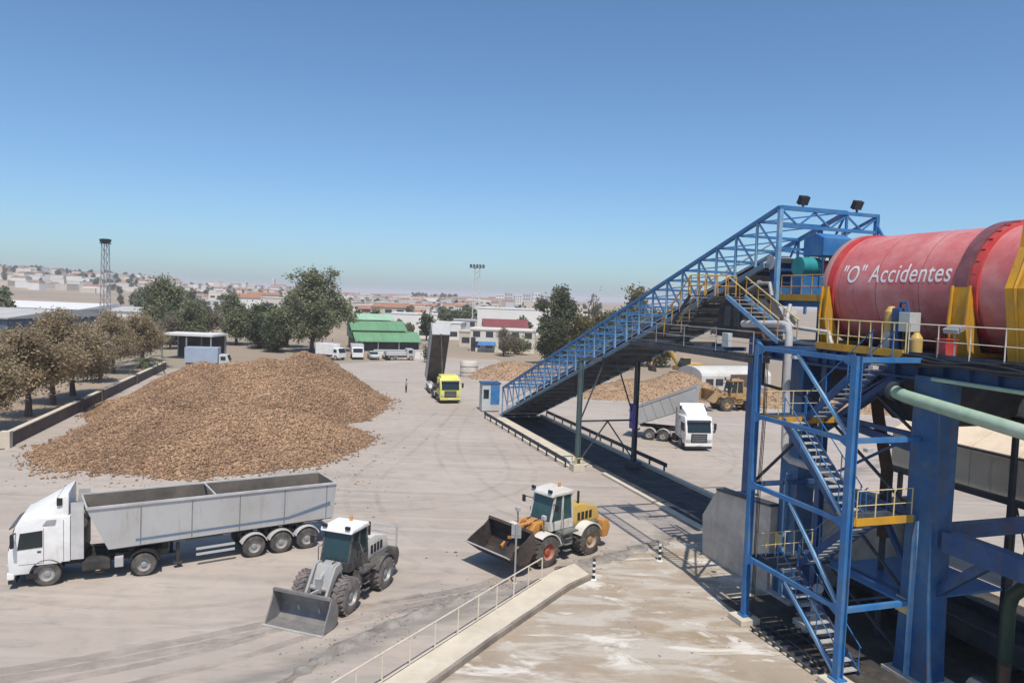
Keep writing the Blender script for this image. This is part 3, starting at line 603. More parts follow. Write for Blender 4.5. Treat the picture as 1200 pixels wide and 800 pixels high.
for i in range(nb + 1):
    s = S0 + i * bay
    for o_ in (0.0, GW):
        MB().beam((s, o_, gb_(s) + .15), (s, o_, gt_(s) - .08), .11, .11).build('post', 'blue_lit' if o_ == 0 else 'blue', cv)
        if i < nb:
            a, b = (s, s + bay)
            if o_ == 0: MB().beam((a + .04, o_ + .06, gt_(a) - .1), (b - .04, o_ + .06, gb_(b) + .18), .085, .085).build('diagonal', 'blue_lit', cv)
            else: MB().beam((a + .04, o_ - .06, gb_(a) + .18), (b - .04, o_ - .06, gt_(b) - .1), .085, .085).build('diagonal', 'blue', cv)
    MB().beam((s, 0.05, gt_(s) + .02), (s, GW - .05, gt_(s) + .02), .12, .14).build('cross_beam', 'blue', cv)
    MB().beam((s, 0.1, gb_(s) - .12), (s, GW - .1, gb_(s) - .12), .16, .24).build('floor_beam', 'slate', cv)
    if i < nb: MB().beam((s, .1, gt_(s)), (s + bay, GW - .1, gt_(s + bay)), .07, .07).build('wind_brace', 'blue', cv)
for i in range(nb - 1):   # floor plates seen from below, each bay its own pair with a gap
    s = S0 + i * bay
    for (y0, y1) in ((.12, 1.15), (1.2, 2.85), (2.9, 3.88)):
        a = s + .12; b = s + bay - .06
        MB().add([(a, y0, gb_(a)), (b, y0, gb_(b)), (b, y1, gb_(b)), (a, y1, gb_(a)), (a, y0, gb_(a) + .05), (b, y0, gb_(b) + .05), (b, y1, gb_(b) + .05), (a, y1, gb_(a) + .05)],
                 [(0, 3, 2, 1), (4, 5, 6, 7), (0, 1, 5, 4), (1, 2, 6, 5), (2, 3, 7, 6), (3, 0, 4, 7)]).build('floor_plate', 'slate', cv)
bl = []
for s in np.linspace(S0 + .5, S1 - 3.4, 16):
    for o_, dz in ((1.25, .35), (1.65, .10), (2.35, .10), (2.75, .35)): bl.append((s, o_, gb_(s) + .75 + dz))
fs = [(i * 4 + k, i * 4 + 4 + k, i * 4 + 5 + k, i * 4 + 1 + k) for i in range(15) for k in range(3)]
MB().add(bl, fs).build('belt', 'belt', cv, smooth=True)
for o_ in (.35, 3.65):   # handrails inside the gallery
    for hh in (.55, 1.1): MB().beam((S0 + .3, o_, gb_(S0 + .3) + hh), (S1 - 1, o_, gb_(S1 - 1) + hh), .05).build('hand_rail', 'rail_pale', cv)
# sheeted lower bays
for i in range(0, 15):
    s = S0 + i * bay
    MB().add([(s + .1, GW + .1, gb_(s) + .2), (s + bay - .1, GW + .1, gb_(s + bay) + .2), (s + bay - .1, GW + .1, gt_(s + bay) - .9), (s + .1, GW + .1, gt_(s) - .9)], [(0, 1, 2, 3)]) \
        .add([(s + .1, GW + .14, gb_(s) + .2), (s + bay - .1, GW + .14, gb_(s + bay) + .2), (s + bay - .1, GW + .14, gt_(s + bay) - .9), (s + .1, GW + .14, gt_(s) - .9)], [(3, 2, 1, 0)]).build('side_sheet', 'blue', cv)
# head portal with its lattice beam
zt = 17.55
for o_ in (0.0, 5.9):
    MB().beam((S1, o_, 12.3), (S1, o_, zt), .2, .2).build('head_post', 'blue_lit' if o_ == 0 else 'blue', cv)
MB().beam((S1 - .0, -.1, zt + .05), (S1, 6.0, zt + .05), .18, .16).build('head_beam', 'blue', cv)
MB().beam((S1 - .0, .1, zt - .8), (S1, 5.8, zt - .8), .16, .16).build('head_beam', 'blue', cv)
for k in range(6):
    a, b = .1 + k * .97, .1 + (k + 1) * .97
    MB().beam((S1, a, zt - .05 if k % 2 == 0 else zt - .75), (S1, b, zt - .75 if k % 2 == 0 else zt - .05), .08).build('diagonal', 'blue', cv)
for (p, q) in (((S1, 5.9, zt), (S1 - 5, 5.9, zt - 1.7)), ((S1, 5.9, zt - .4), (S1 + 1.3, 6.2, 15.0)), ((S1 - 5, 4, gt_(S1 - 5)), (S1 - 5, 5.9, zt - 1.7)), ((S1 - 5, 5.9, zt - 1.7), (S1 - 5, 5.9, 12.4)), ((S1, .1, zt - 1.9), (S1, 5.8, zt - 1.9)), ((S1, 3.9, zt - .8), (S1 - 2.5, 5.9, zt - 1))):
    MB().beam(p, q, .13).build('head_brace', 'blue', cv)
for o_, lab in ((1.3, 'dark square floodlight above the left of the gallery head'), (4.6, 'dark square floodlight above the right of the gallery head')):
    f_ = pthing('floodlight', lab, 'floodlight', S1, o_, zt + .13, group='floodlights on the conveyor head')
    MB().box(S1 - .05, S1 + .05, o_ - .04, o_ + .04, zt + .1, zt + .35).build('stem', 'slate', f_)
    hd = MB().box(-.12, .12, -.27, .27, -.22, .22); hd.xf(Matrix.Translation((S1, o_, zt + .52)) @ Matrix.Rotation(R(28), 4, 'Y'))
    h_ = hd.build('lamp_head', 'black', f_, bevel=.03)
    MB().box(.12, .135, -.23, .23, -.18, .18).xf(Matrix.Translation((S1, o_, zt + .52)) @ Matrix.Rotation(R(28), 4, 'Y')).build('lens', 'pane', h_)

# trestle legs
tr_ = pthing('trestle', 'pair of slim braced steel legs carrying the middle of the conveyor', 'trestle', 23.9, .6)
ST = 23.9; zl = gb_(ST) - .25
for o_, mm in ((-1.7, 'green_leg'), (2.98, 'slate')):
    if mm == 'green_leg' and mm not in MT: MT[mm] = mat('grey green steel', (0.075, 0.115, 0.12), 0.55, 0.2, 1.5)
    b_ = MB().box(ST - .16, ST + .16, o_ - .16, o_ - .12, .5, zl).box(ST - .16, ST + .16, o_ + .12, o_ + .16, .5, zl).box(ST - .025, ST + .025, o_ - .12, o_ + .12, .5, zl)
    b_.build('leg', mm, tr_)
    MB().box(ST - .45, ST + .45, o_ - .45, o_ + .45, 0, .55).build('footing', 'conc_pale' if o_ < 0 else 'slate', tr_, bevel=.03)
MB().beam((ST, -1.9, zl + .1), (ST, 4.2, zl + .1), .22, .24).build('cap_beam', 'slate', tr_)
MB().beam((ST, -1.6, 3.75), (ST, 2.9, 3.75), .12).build('tie', 'slate', tr_)
for p, q in (((ST, -1.55, 3.9), (ST, .2, zl)), ((ST, 2.85, 3.9), (ST, 1.2, zl)), ((ST, .65, 3.7), (ST, -1.5, .8)), ((ST, .65, 3.7), (ST, 2.85, .8))):
    MB().beam(p, q, .09).build('brace', 'slate', tr_)
MB().box(ST - .3, ST + .3, 2.62, 2.82, 3.1, 5.0).build('switch_box', 'purple', tr_, bevel=.02)
# a small yellow guard around the near footing
gg = pthing('leg_guard', 'yellow pipe guard round the footing of the near conveyor leg', 'guard', ST, -1.7, .55)
MB().tube([(ST - .3, -2.0, .55), (ST - .3, -2.0, 1.1), (ST + .3, -2.0, 1.1), (ST + .3, -2.0, .55)], .04).build('hoop', 'rail_yellow', gg)
MB().tube([(ST + .32, -1.9, .55), (ST + .32, -1.9, 1.0), (ST + .32, -1.4, 1.0), (ST + .32, -1.4, .55)], .04).build('hoop', 'rail_yellow', gg)

# ------------------------------------------------------------------ concrete block at the end of the channel
cb = pthing('concrete_block', 'weathered concrete bunker wall where the channel ends at the blue tower', 'bunker', 42.2, -2.4)
MB().add([(42.0, -2.4, 0), (47.2, -2.4, 0), (47.2, -2.4, 3.9), (43.0, -2.4, 3.55), (41.85, -2.4, 2.0), (42.0, -2.0, 0), (47.2, -2.0, 0), (47.2, -2.0, 3.9), (43.0, -2.0, 3.55), (41.85, -2.0, 2.0)],
         [(0, 1, 2, 3, 4), (9, 8, 7, 6, 5), (0, 5, 6, 1), (1, 6, 7, 2), (2, 7, 8, 3), (3, 8, 9, 4), (4, 9, 5, 0)]).build('side_wall', 'conc', cb, bevel=.03)
MB().box(46.8, 47.2, -1.98, 6.0, 0, 3.9).build('back_wall', 'conc', cb)
MB().add([(42.0, 4.4, 0), (46.78, 4.4, 0), (46.78, 4.4, 3.9), (43.0, 4.4, 3.55), (42.0, 4.4, 2.0), (42.0, 4.8, 0), (46.78, 4.8, 0), (46.78, 4.8, 3.9), (43.0, 4.8, 3.55), (42.0, 4.8, 2.0)],
         [(0, 1, 2, 3, 4), (9, 8, 7, 6, 5), (0, 5, 6, 1), (1, 6, 7, 2), (2, 7, 8, 3), (3, 8, 9, 4), (4, 9, 5, 0)]).build('side_wall', 'conc', cb, bevel=.03)
MB().beam((43.0, -2.2, 3.62), (47.2, -2.2, 3.97), .5, .1).build('capping', 'slate', cb)

# ------------------------------------------------------------------ the blue tower with its stairs
TZ = 11.25; LV = (2.65, 5.65, 8.42); SA, SB, OA, OM = 49.5, 54.7, -5.2, -2.05
tw = pthing('stair_tower', 'open blue steel tower with zigzag stairs below the red drum', 'tower', 52, -4)
def column(s, o_, z0, z1, w, m_='blue', nm='column'):
    b_ = MB().box(s - w / 2, s + w / 2, o_ - w / 2, o_ - w / 2 + .03, z0, z1).box(s - w / 2, s + w / 2, o_ + w / 2 - .03, o_ + w / 2, z0, z1).box(s - .02, s + .02, o_ - w / 2 + .03, o_ + w / 2 - .03, z0, z1)
    b_.box(s - w / 2, s - w / 2 + .02, o_ - w / 2 + .03, o_ + w / 2 - .03, z0, z1)
    b_.build(nm, m_, tw)
    MB().box(s - w * .85, s + w * .85, o_ - w * .85, o_ + w * .85, z0, z0 + .06).build('base_plate', m_, tw)
column(SA, OA, .25, TZ, .23); column(SB, OA, .25, TZ, .26); column(45.2, -2.2, 3.95, TZ + .1, .42, 'blue_dark')
for s in (SA, SB): MB().box(s - .45, s + .45, OA - .45, OA + .45, 0, .25).build('footing', 'conc_pale', tw, bevel=.03)
column(SA, OM + .2, 0.02, TZ, .28, 'blue_dark')
for z in LV + (TZ - .12,):
    hb = .17
    MB().beam((SA + .12, OA, z), (SB - .13, OA, z), .13, hb).build('beam', 'blue', tw)
    MB().beam((SA, OA + .15, z), (SA, OM, z), .16, hb).build('beam', 'blue_dark', tw)
    MB().beam((SB, OA + .17, z), (SB, OM - .3, z), .16, hb).build('beam', 'blue', tw)
    MB().beam((SA + .15, OM + .2, z), (SB - .5, OM + .2, z), .16, hb).build('beam', 'blue_dark', tw)
MB().beam((45.3, -2.2, TZ - .1), (SA, OA + .1, TZ - .1), .16, .2).build('beam', 'blue', tw)
zz = (.3,) + LV + (TZ - .1,)
for i in range(4):   # diagonals of the near face: from the upper left to the lower right
    MB().beam((SA + 2.35 if i != 9 else SA, OA - .02, zz[i + 1] - .1), (SB - .15, OA - .02, zz[i] + .12), .10, .12).build('diagonal', 'blue_lit', tw)
MB().beam((SA, OA + .1, LV[1] + .1), (SA, OM + .1, LV[2] - .1), .09).build('diagonal', 'slate', tw)
MB().beam((45.3, -2.2, LV[1]), (SA, OA, LV[2]), .10).build('diagonal', 'slate', tw)
MB().beam((45.3, -2.2, TZ - 1.2), (SA, OA + .1, LV[2] + .2), .09).build('diagonal', 'slate', tw)
# stair flights
tread = None
def flight(sa, za, sb, zb, oc, w=.85, m_='blue_dark', mt='tread'):
    global tread
    n_ = max(6, int(abs(zb - za) / .21))
    f_ = MB()
    for y in (oc - w / 2 - .03, oc + w / 2 + .03): f_.beam((sa, y, za), (sb, y, zb), .05, .26)
    fl = f_.build('stair_flight', m_, tw)
    for k in range(n_):
        t_ = (k + .6) / n_; s = sa + (sb - sa) * t_; z = za + (zb - za) * t_
        if tread is None:
            b_ = MB().box(-.12, .12, -w / 2, w / 2, -.02, .02); me_ = b_.build('tread', 'tread'); tread = me_.data
            bpy.data.objects.remove(me_)
        o = bpy.data.objects.new('tread', tread); C.objects.link(o); o.parent = fl; org = ORG[tw.name]; o.location = (s - org[0], oc - org[1], z - org[2])
    for y in (oc - w / 2 - .05, oc + w / 2 + .05):
        for hh in (.95,): MB().beam((sa, y, za + hh), (sb, y, zb + hh), .03).build('hand_rail', 'blue', tw)
        for t_ in (0.02, .33, .66, .98):
            s = sa + (sb - sa) * t_; z = za + (zb - za) * t_; MB().beam((s, y, z), (s, y, z + .95), .03).build('rail_post', 'blue', tw)
MT['tread'] = mat('worn steel tread', (0.48, 0.47, 0.46), 0.5, 0.2, 4, metal=0.2)
o1, o2 = -4.35, -3.25
flight(SB - .4, .05, SA + 1.3, LV[0], o1)
flight(SA + 1.2, LV[0], SB - .7, LV[1], o2)
flight(SB - .8, LV[1], SA + 1.2, LV[2], o1)
flight(SA + 1.1, LV[2], SB - .9, TZ - .1, o2)
def deck(s0, s1, y0, y1, z, m_='blue_dark', edge=None):
    MB().box(s0, s1, y0, y1, z - .06, z + .02).build('landing', m_, tw)
    if edge: MB().box(s1, s1 + .04, y0, y1, z - .16, z + .10).build('edge_board', edge, tw); MB().box(s0, s1, y0 - .04, y0, z - .16, z + .1).build('edge_board', edge, tw)
deck(SA + .1, SA + 1.2, OA + .25, OM - .1, LV[0], 'slate')
deck(SB - .75, SB + .1, OA + .25, OM - .45, LV[1] + .06, 'slate', 'yellow')
deck(SA + .1, SA + 1.1, OA + .25, OM - .1, LV[2] + .02, 'slate', 'yellow')
deck(SB - 3.8, SB - .1, o2 + .7, 2.2, LV[0] + .02, 'blue', None)
for z in (LV[1] + .08,): railing(tw, [(SB + .08, OA + .3, z), (SB + .08, OM - .5, z)], 1.0, .8, .02, 'rail_yellow', (.5,))
railing(tw, [(SA + .15, OA + .3, LV[0]), (SA + .15, OM - .15, LV[0])], 1.0, .45, .02, 'rail_yellow', (.5,))
railing(tw, [(SA + .15, OA + .3, LV[2]), (SA + .15, OM - .15, LV[2])], 1.0, .7, .02, 'rail_yellow', (.5,))
# rear face bracing and a dark bin added to darken the platform's underside
for i in range(4):
    MB().beam((SA + .1, OM + .24, zz[i] + .1), (SB - .8, OM + .24, zz[i + 1] - .1), .09).build('rear_brace', 'blue_dark', tw)
    MB().beam((SB - .8, OM + .30, zz[i] + .1), (SA + .1, OM + .30, zz[i + 1] - .1), .09).build('rear_brace', 'slate', tw)
bn = pthing('darkening_bin', 'dark steel bin added to darken the underside of the drum platform', 'bin', 52, 1.5, 8)
MB().add([(49.9, -1.2, 10.38), (54.2, -1.2, 10.38), (54.2, 4.8, 10.38), (49.9, 4.8, 10.38), (51.0, .2, 8.5), (53.2, .2, 8.5), (53.2, 3.4, 8.5), (51.0, 3.4, 8.5)], [(0, 1, 2, 3), (7, 6, 5, 4), (0, 4, 5, 1), (1, 5, 6, 2), (2, 6, 7, 3), (3, 7, 4, 0)]).build('casing', 'slate', bn)
for k in range(4): MB().beam((50.3 + k * 1.1, -1.22, 10.3), (51.15 + k * .6, .16, 8.6), .06).build('rib', 'blue_dark', bn)
# dirty drip tray and scrap rack at the tower's foot
rk = pthing('steel_grating', 'stack of dark rusty gratings lying at the foot of the blue tower', 'grating', 52, -4.6, .02)
for k in range(9): MB().box(50.4 + k * .42, 50.45 + k * .42, -5.5, -3.4, .02, .14).build('bar', 'slate', rk)
for y in (-5.5, -4.8, -4.1, -3.4): MB().box(50.3, 53.9, y, y + .05, .14, .19).build('bar', 'slate', rk)
ab = pthing('pipe_stand', 'pale grey pipe stump standing at the bottom landing of the blue tower', 'pipe', 50.9, -2.9, 0)
MB().tube([(50.9, -2.9, 0), (50.9, -2.9, 1.2), (51.0, -3.0, 1.6), (51.3, -3.2, 1.9)], .2, 12).build('stump', 'pipe_white', ab, smooth=True)
MB().box(50.3, 51.5, -3.5, -2.3, 0, .35).build('plinth', 'conc', ab, bevel=.04)

# ------------------------------------------------------------------ main platform and its heavy columns
mp_ = pthing('drum_platform', 'heavy dark blue platform on thick columns carrying the red drum', 'platform', 55, -2)
def heavy(s, o_, w0, w1, z1, flare=True):
    z_ = [(0.0, w0 * 1.25), (.9, w0 * 1.12), (3.2, w0), (5.2, w1), (z1, w1)] if flare else [(0, w1), (z1, w1)]
    vs = []; fs = []
    for z, w in z_:
        vs += [(s - w / 2, o_ - .45, z), (s + w / 2, o_ - .45, z), (s + w / 2, o_ + .45, z), (s - w / 2, o_ + .45, z)]
    for i in range(len(z_) - 1):
        for k in range(4): fs.append((i * 4 + k, i * 4 + (k + 1) % 4, i * 4 + 4 + (k + 1) % 4, i * 4 + 4 + k))
    fs += [(3, 2, 1, 0), tuple(range(len(vs) - 4, len(vs)))]
    c_ = MB().add(vs, fs).build('column', 'blue_shade', mp_, bevel=.02)
    if flare: MB().box(s - w0 * .61, s - w0 * .10, o_ - .49, o_ - .47, 2.2, 2.75).build('worn_patch', 'rail_yellow', c_)
    MB().prism([(s - .05, 0.1), (s + .05, 0.1), (s + .05, 5.6), (s - .05, 5.0)], o_ - .62, o_ - .455).build('stiffener', 'blue_lit', c_)
    MB().box(s - w0 * .8, s + w0 * .8, o_ - .75, o_ + .75, -.02, .12).build('footing', 'conc', c_)
heavy(54.85, -1.85, 1.12, 1.1, 10.6)
heavy(47.8, -1.6, 1.1, 1.15, 10.6)
for s in (47.8, 54.95):
    MB().box(s - .5, s + .5, 5.2, 6.2, 0, 10.6).build('column', 'blue_dark', mp_, bevel=.02)
heavy(63, -1.85, 1.1, 1.15, 10.6)
for o_ in (-1.85, 5.7):
    MB().box(45.0, 66, o_ - .28, o_ + .28, 10.4, 10.5).box(45.0, 66, o_ - .28, o_ + .28, 11.1, 11.2).box(45, 66, o_ - .06, o_ + .06, 10.5, 11.1).build('girder', 'blue_dark', mp_)
    for k in range(20): MB().box(45.2 + k, 45.24 + k, o_ - .27, o_ + .27, 10.5, 11.1).build('web_stiffener', 'blue_dark', mp_)
for k in range(10):
    s = 46 + k * 2.1
    if s < 66: MB().box(s - .1, s + .1, -1.55, 5.4, 10.7, 11.1).build('joist', 'blue_dark', mp_)
for k in range(16): MB().box(45 + k * 1.3, 46.28 + k * 1.3, -2.4, 6.1, 11.21, 11.26).build('deck_plate', 'slate', mp_)
MB().box(49.5, 53.9, -2.5, -2.42, 11.15, 11.42).build('edge_board', 'yellow', mp_)
railing(mp_, [(49.5, -2.37, 11.26), (53.9, -2.37, 11.26)], 1.1, .55, .026, 'rail_yellow', (.45,))
railing(mp_, [(54.0, -2.35, 11.26), (66, -2.35, 11.26)], 1.1, 1.25, .022, 'rail_pale', (.5,), 'slate')
# lower right girders and braces
MB().beam((55.6, -1.8, 5.1), (66, -1.8, 5.1), .5, .7).build('girder', 'blue_dark', mp_)
MB().beam((55.3, -1.75, 3.2), (57.2, -1.75, 4.9), .3, .3).build('brace', 'blue_dark', mp_)
MB().beam((55.0, -1.3, 5.2), (55.0, 5.3, 5.2), .4, .5).build('girder', 'blue_dark', mp_)
MB().beam((48.4, -1.6, 5.3), (54.4, -1.8, 5.3), .2, .3).build('girder', 'blue_dark', mp_)
MB().beam((48.3, -1.6, 8.4), (54.4, -1.8, 7.9), .16, .3).build('girder', 'blue_dark', mp_)
MB().beam((48.1, -1.6, 7.0), (53.2, -1.8, 10.4), .45, .22).build('brace', 'blue_dark', mp_)
MB().beam((54.5, -1.6, 2.6), (52.6, -1.6, 5.2), .18, .18).build('brace', 'blue_dark', mp_)

# ------------------------------------------------------------------ the red drum
DO, DZ, DR = 2.0, 13.62, 2.4
dr = pthing('rotary_drum', 'big red rotary drum lettered in white, lying on yellow saddles', 'drum', 54, DO, 11.26)
sh = MB().lathe([(47.6, DR - .3), (47.6, DR), (55.2, DR), (55.35, DR), (66, DR), (66, DR - .3)], (0, DO, DZ), 'x', 96).build('shell', 'red', dr, smooth=True)
MB().lathe([(47.25, DR - .35), (47.25, DR - .02), (47.4, DR + .10), (47.7, DR + .10), (47.75, DR + .01)], (0, DO, DZ), 'x', 96).build('end_rim', 'pale_rim', dr, smooth=True) if 'pale_rim' in MT else None
MT['pale_rim'] = mat('dusty pink rim paint', (0.46, 0.26, 0.23), 0.5, 0.15, 1.5)
MB().lathe([(47.22, DR - .5), (47.22, DR), (47.34, DR + .1), (47.62, DR + .1), (47.62, DR - .5)], (0, DO, DZ), 'x', 96).build('end_rim', 'pale_rim', dr, smooth=True)
MB().lathe([(47.63, DR - .2), (47.63, DR + .08), (48.0, DR + .08), (48.0, DR - .2)], (0, DO, DZ), 'x', 96).build('band', 'red_bright', dr, smooth=True)
MB().lathe([(54.1, DR - .2), (54.1, DR + .17), (54.6, DR + .17), (54.6, DR - .2)], (0, DO, DZ), 'x', 96).build('running_ring', 'tyre_ring', dr, smooth=True)
MB().lathe([(54.61, DR - .2), (54.61, DR + .09), (54.92, DR + .09), (54.92, DR - .2)], (0, DO, DZ), 'x', 96).build('band', 'red_bright', dr, smooth=True)
for k in range(32):
    t_ = k / 32 * 2 * math.pi
    MB().box(-.08, .08, -.06, .06, 0, .07).xf(Matrix.Translation((54.74, DO - (DR + .08) * math.cos(t_), DZ + (DR + .08) * math.sin(t_))) @ Matrix.Rotation(t_ - math.pi / 2, 4, 'X')).build('lug', 'red_bright', dr)
MT['red_seam'] = mat('grimy weld seam', (0.40, 0.10, 0.095), 0.6, 0.2, 2)
for s in (48.25, 50.3, 52.4, 56.4, 58.6): MB().lathe([(s, DR - .1), (s, DR + .006), (s + .03, DR + .006), (s + .03, DR - .1)], (0, DO, DZ), 'x', 96).build('weld_seam', 'red_seam', dr, smooth=True)
tcu = bpy.data.curves.new('text', 'FONT'); tcu.body = '"O" Accidentes'; tcu.size = 1.0; tcu.shear = 0.1; tcu.space_character = 1.08; tcu.resolution_u = 6; tcu.offset = 0.006
tob = bpy.data.objects.new('text', tcu); C.objects.link(tob); dg = bpy.context.evaluated_depsgraph_get()
tme = bpy.data.meshes.new_from_object(tob.evaluated_get(dg)); bpy.data.objects.remove(tob)
bm = bmesh.new(); bm.from_mesh(tme)
bmesh.ops.triangulate(bm, faces=bm.faces); bmesh.ops.subdivide_edges(bm, edges=[e for e in bm.edges if e.calc_length() > .12], cuts=3)
xs = [v.co.x for v in bm.verts]; xa, xb = min(xs), max(xs); kx = 5.35 / (xb - xa); ky = 1.05
org = ORG[dr.name]
for v in bm.verts:
    s = 48.4 + (v.co.x - xa) * kx; th = R(7) + (v.co.y * ky) / DR
    rr = DR + .014
    v.co = (s - org[0], DO - rr * math.cos(th) - org[1], DZ + rr * math.sin(th) - org[2])
bm.to_mesh(tme); bm.free(); tme.materials.clear(); tme.materials.append(MT['letter'])
lo = bpy.data.objects.new('lettering', tme); C.objects.link(lo); lo.parent = dr
def saddle(s, lab, w):
    t = pthing('drum_saddle', lab, 'saddle', s, DO, 11.26, group='yellow saddles under the drum')
    for y in (-1, 1):
        prof = [(DO + y * 1.9, 11.27), (DO + y * 2.4, 11.27), (DO + y * 2.62, 12.2), (DO + y * 2.6, 13.7), (DO + y * (DR + .19), 13.7), (DO + y * 2.2, 12.2)]
        if y > 0: prof = prof[::-1]
        prof = [(a, b) for a, b in prof]
        MB().prism(prof, s - w / 2, s + w / 2, 'yz').build('cheek', 'yellow', t)
        for e in (-1, 1): MB().prism([(DO + y * 2.3, 11.28), (DO + y * 2.55, 11.28), (DO + y * 2.78, 12.4), (DO + y * 2.68, 13.75), (DO + y * 2.6, 13.75), (DO + y * 2.66, 12.3)][::-y], s + e * w / 2 - .03, s + e * w / 2 + .03, 'yz').build('flange', 'yellow', t)
    MB().box(s - w / 2 - .1, s + w / 2 + .1, DO - 2.4, DO + 2.4, 11.262, 11.4).build('base', 'yellow', t)
    for y in (-1.1, 1.1): MB().cyl((s - .3, DO + y, 11.62), (s + .3, DO + y, 11.62), .22, n=18).build('roller', 'slate', t)
saddle(47.75, 'yellow saddle under the lettered end of the red drum', .34)
saddle(54.45, 'yellow saddle under the dark running ring of the red drum', .7)
hp = pthing('feed_hopper', 'big faceted yellow hopper at the right end of the red drum', 'hopper', 57.5, DO, 11.26)
HB = [(-1.65, 11.27), (-1.8, 12.4), (-2.0, 13.6), (-1.5, 14.9), (-1.4, 15.85), (5.3, 15.85), (5.3, 15.0), (6.2, 13.6), (5.9, 12.4), (5.6, 11.27)]
fr = MB(); nH = len(HB)
ins = [(DO + (y - DO) * .86, 13.6 + (z - 13.6) * .86) for y, z in HB]
vs = [(57.0, y, z) for y, z in ins] + [(57.15, y, z) for y, z in HB] + [(61.5, y, z) for y, z in HB]
fs = [(i, (i + 1) % nH, nH + (i + 1) % nH, nH + i) for i in range(nH)] + [(nH + i, nH + (i + 1) % nH, 2 * nH + (i + 1) % nH, 2 * nH + i) for i in range(nH)]
fr.add(vs, fs); fr.build('casing', 'yellow', hp)
for k in range(3): MB().tube([(57.5 + k * 1.3, y, z) for y, z in HB[:5]], .06, 6).build('rib', 'yellow', hp)

# equipment in front of the drum
eq = pthing('drive_unit', 'blue and white drive cabinet with a yellow cylinder in front of the drum', 'machine', 53.2, -1.6, 11.31)
e0 = Vector((53.1, -1.75, 11.31))
MB().box(53.15, 53.65, -2.0, -1.5, 12.05, 12.75).build('cabinet', 'tank_grey', eq, bevel=.02)
MB().box(53.25, 53.35, -1.9, -1.6, 11.31, 12.05).box(53.5, 53.6, -1.9, -1.6, 11.31, 12.05).build('stand', 'slate', eq)
MB().box(52.75, 53.12, -1.95, -1.45, 11.31, 12.9).build('housing', 'blue_dark', eq, bevel=.05)
MB().cyl((52.5, -1.7, 12.0), (52.5, -1.7, 12.75), .22, n=18).cyl((52.5, -1.7, 12.75), (52.5, -1.7, 12.95), .22, .1, n=18).build('cylinder', 'loader_yellow', eq, smooth=True)
MB().box(52.3, 52.7, -1.9, -1.5, 11.31, 12.0).build('pedestal', 'pipe_white', eq)
MB().tube([(52.9, -1.7, 12.9), (52.95, -1.75, 13.1), (53.3, -1.8, 13.1), (53.4, -1.8, 12.75)], .05, 8).build('hose', 'blue_dark', eq, smooth=True)
MB().cyl((53.9, -1.9, 11.31), (53.9, -1.9, 11.85), .2, n=16).cyl((53.9, -1.9, 11.85), (53.9, -1.9, 12.05), .2, .08, n=16).build('small_cylinder', 'loader_yellow', eq, smooth=True)
rb = pthing('red_box', 'small red box beside the right yellow saddle', 'box', 55.0, -1.6, 11.26)
MB().box(54.8, 55.2, -2.0, -1.5, 11.27, 11.85).build('case', 'red_bright', rb, bevel=.03)
MB().box(54.78, 55.22, -2.02, -1.48, 11.85, 11.9).build('lid', 'red_bright', rb, bevel=.01)
wl = pthing('work_lamp', 'grey work lamp on a short pole right of the yellow saddle', 'lamp', 55.7, -2.3, 11.26)
MB().cyl((55.7, -2.2, 11.26), (55.7, -2.2, 12.2), .03, n=8).build('pole', 'post_grey', wl)
MB().box(-.28, .28, -.2, .2, -.08, .08).xf(Matrix.Translation((55.7, -2.25, 12.25)) @ Matrix.Rotation(R(25), 4, 'X')).build('lamp_head', 'post_grey', wl, bevel=.02)

# ------------------------------------------------------------------ drive platform at the head of the conveyor
hd_ = pthing('drive_platform', 'blue platform with yellow edge and motors at the top of the conveyor', 'platform', 44, 2, 11.26)
MB().box(42.6, 46.6, .2, 5.6, 13.2, 13.26).build('deck_plate', 'slate', hd_)
MB().box(42.6, 46.65, .1, .2, 13.1, 13.4).box(46.6, 46.7, .1, 5.6, 13.1, 13.4).build('edge_board', 'yellow', hd_)
MB().beam((42.6, .4, 13.0), (46.6, .4, 13.0), .2, .35).build('beam', 'blue', hd_)
MB().beam((42.6, 5.4, 13.0), (46.6, 5.4, 13.0), .2, .35).build('beam', 'blue', hd_)
for s in (43.0, 46.3):
    for y in (.4, 5.4): MB().beam((s, y, 11.27), (s, y, 12.85), .2).build('leg', 'blue_dark', hd_)
railing(hd_, [(43.7, .22, 13.26), (46.6, .22, 13.26), (46.6, 1.4, 13.26)], 1.05, .7, .025, 'yellow', (.5,))
gm = pthing('gear_motor', 'teal gear motor with a red end on the drive platform', 'motor', 44.8, 1.2, 13.26)
MB().cyl((44.4, .55, 14.75), (44.4, 1.6, 14.75), .48, n=20).build('gear_case', 'teal', gm, smooth=True)
MB().cyl((44.4, 1.62, 14.75), (44.4, 2.3, 14.75), .36, n=20).build('motor_end', 'red_bright', gm, smooth=True)
MB().cyl((44.4, 2.32, 14.75), (44.4, 2.9, 14.75), .26, n=20).build('coupling', 'yellow', gm, smooth=True)
MB().box(43.95, 44.85, .5, 2.6, 13.26, 14.3).build('frame', 'blue', gm, bevel=.03)
ho = pthing('motor_hood', 'blue sheet hood above the gear motor', 'hood', 44.5, 2.6, 14.3)
MB().prism([(43.8, 15.3), (45.2, 15.3), (45.2, 16.15), (44.6, 16.4), (43.8, 16.2)], 1.3, 3.0).build('cover', 'blue', ho, bevel=.03)
for s in (43.85, 45.1):
    for y in (1.4, 2.9): MB().beam((s, y, 14.3), (s, y, 15.3), .08).build('leg', 'blue_dark', ho)
gm2 = pthing('belt_motor', 'dark blue belt motor left of the gallery head post', 'motor', 43, .9, 13.26)
MB().box(42.3, 43.2, .5, 1.5, 13.9, 15.1).build('casing', 'blue_dark', gm2, bevel=.08)
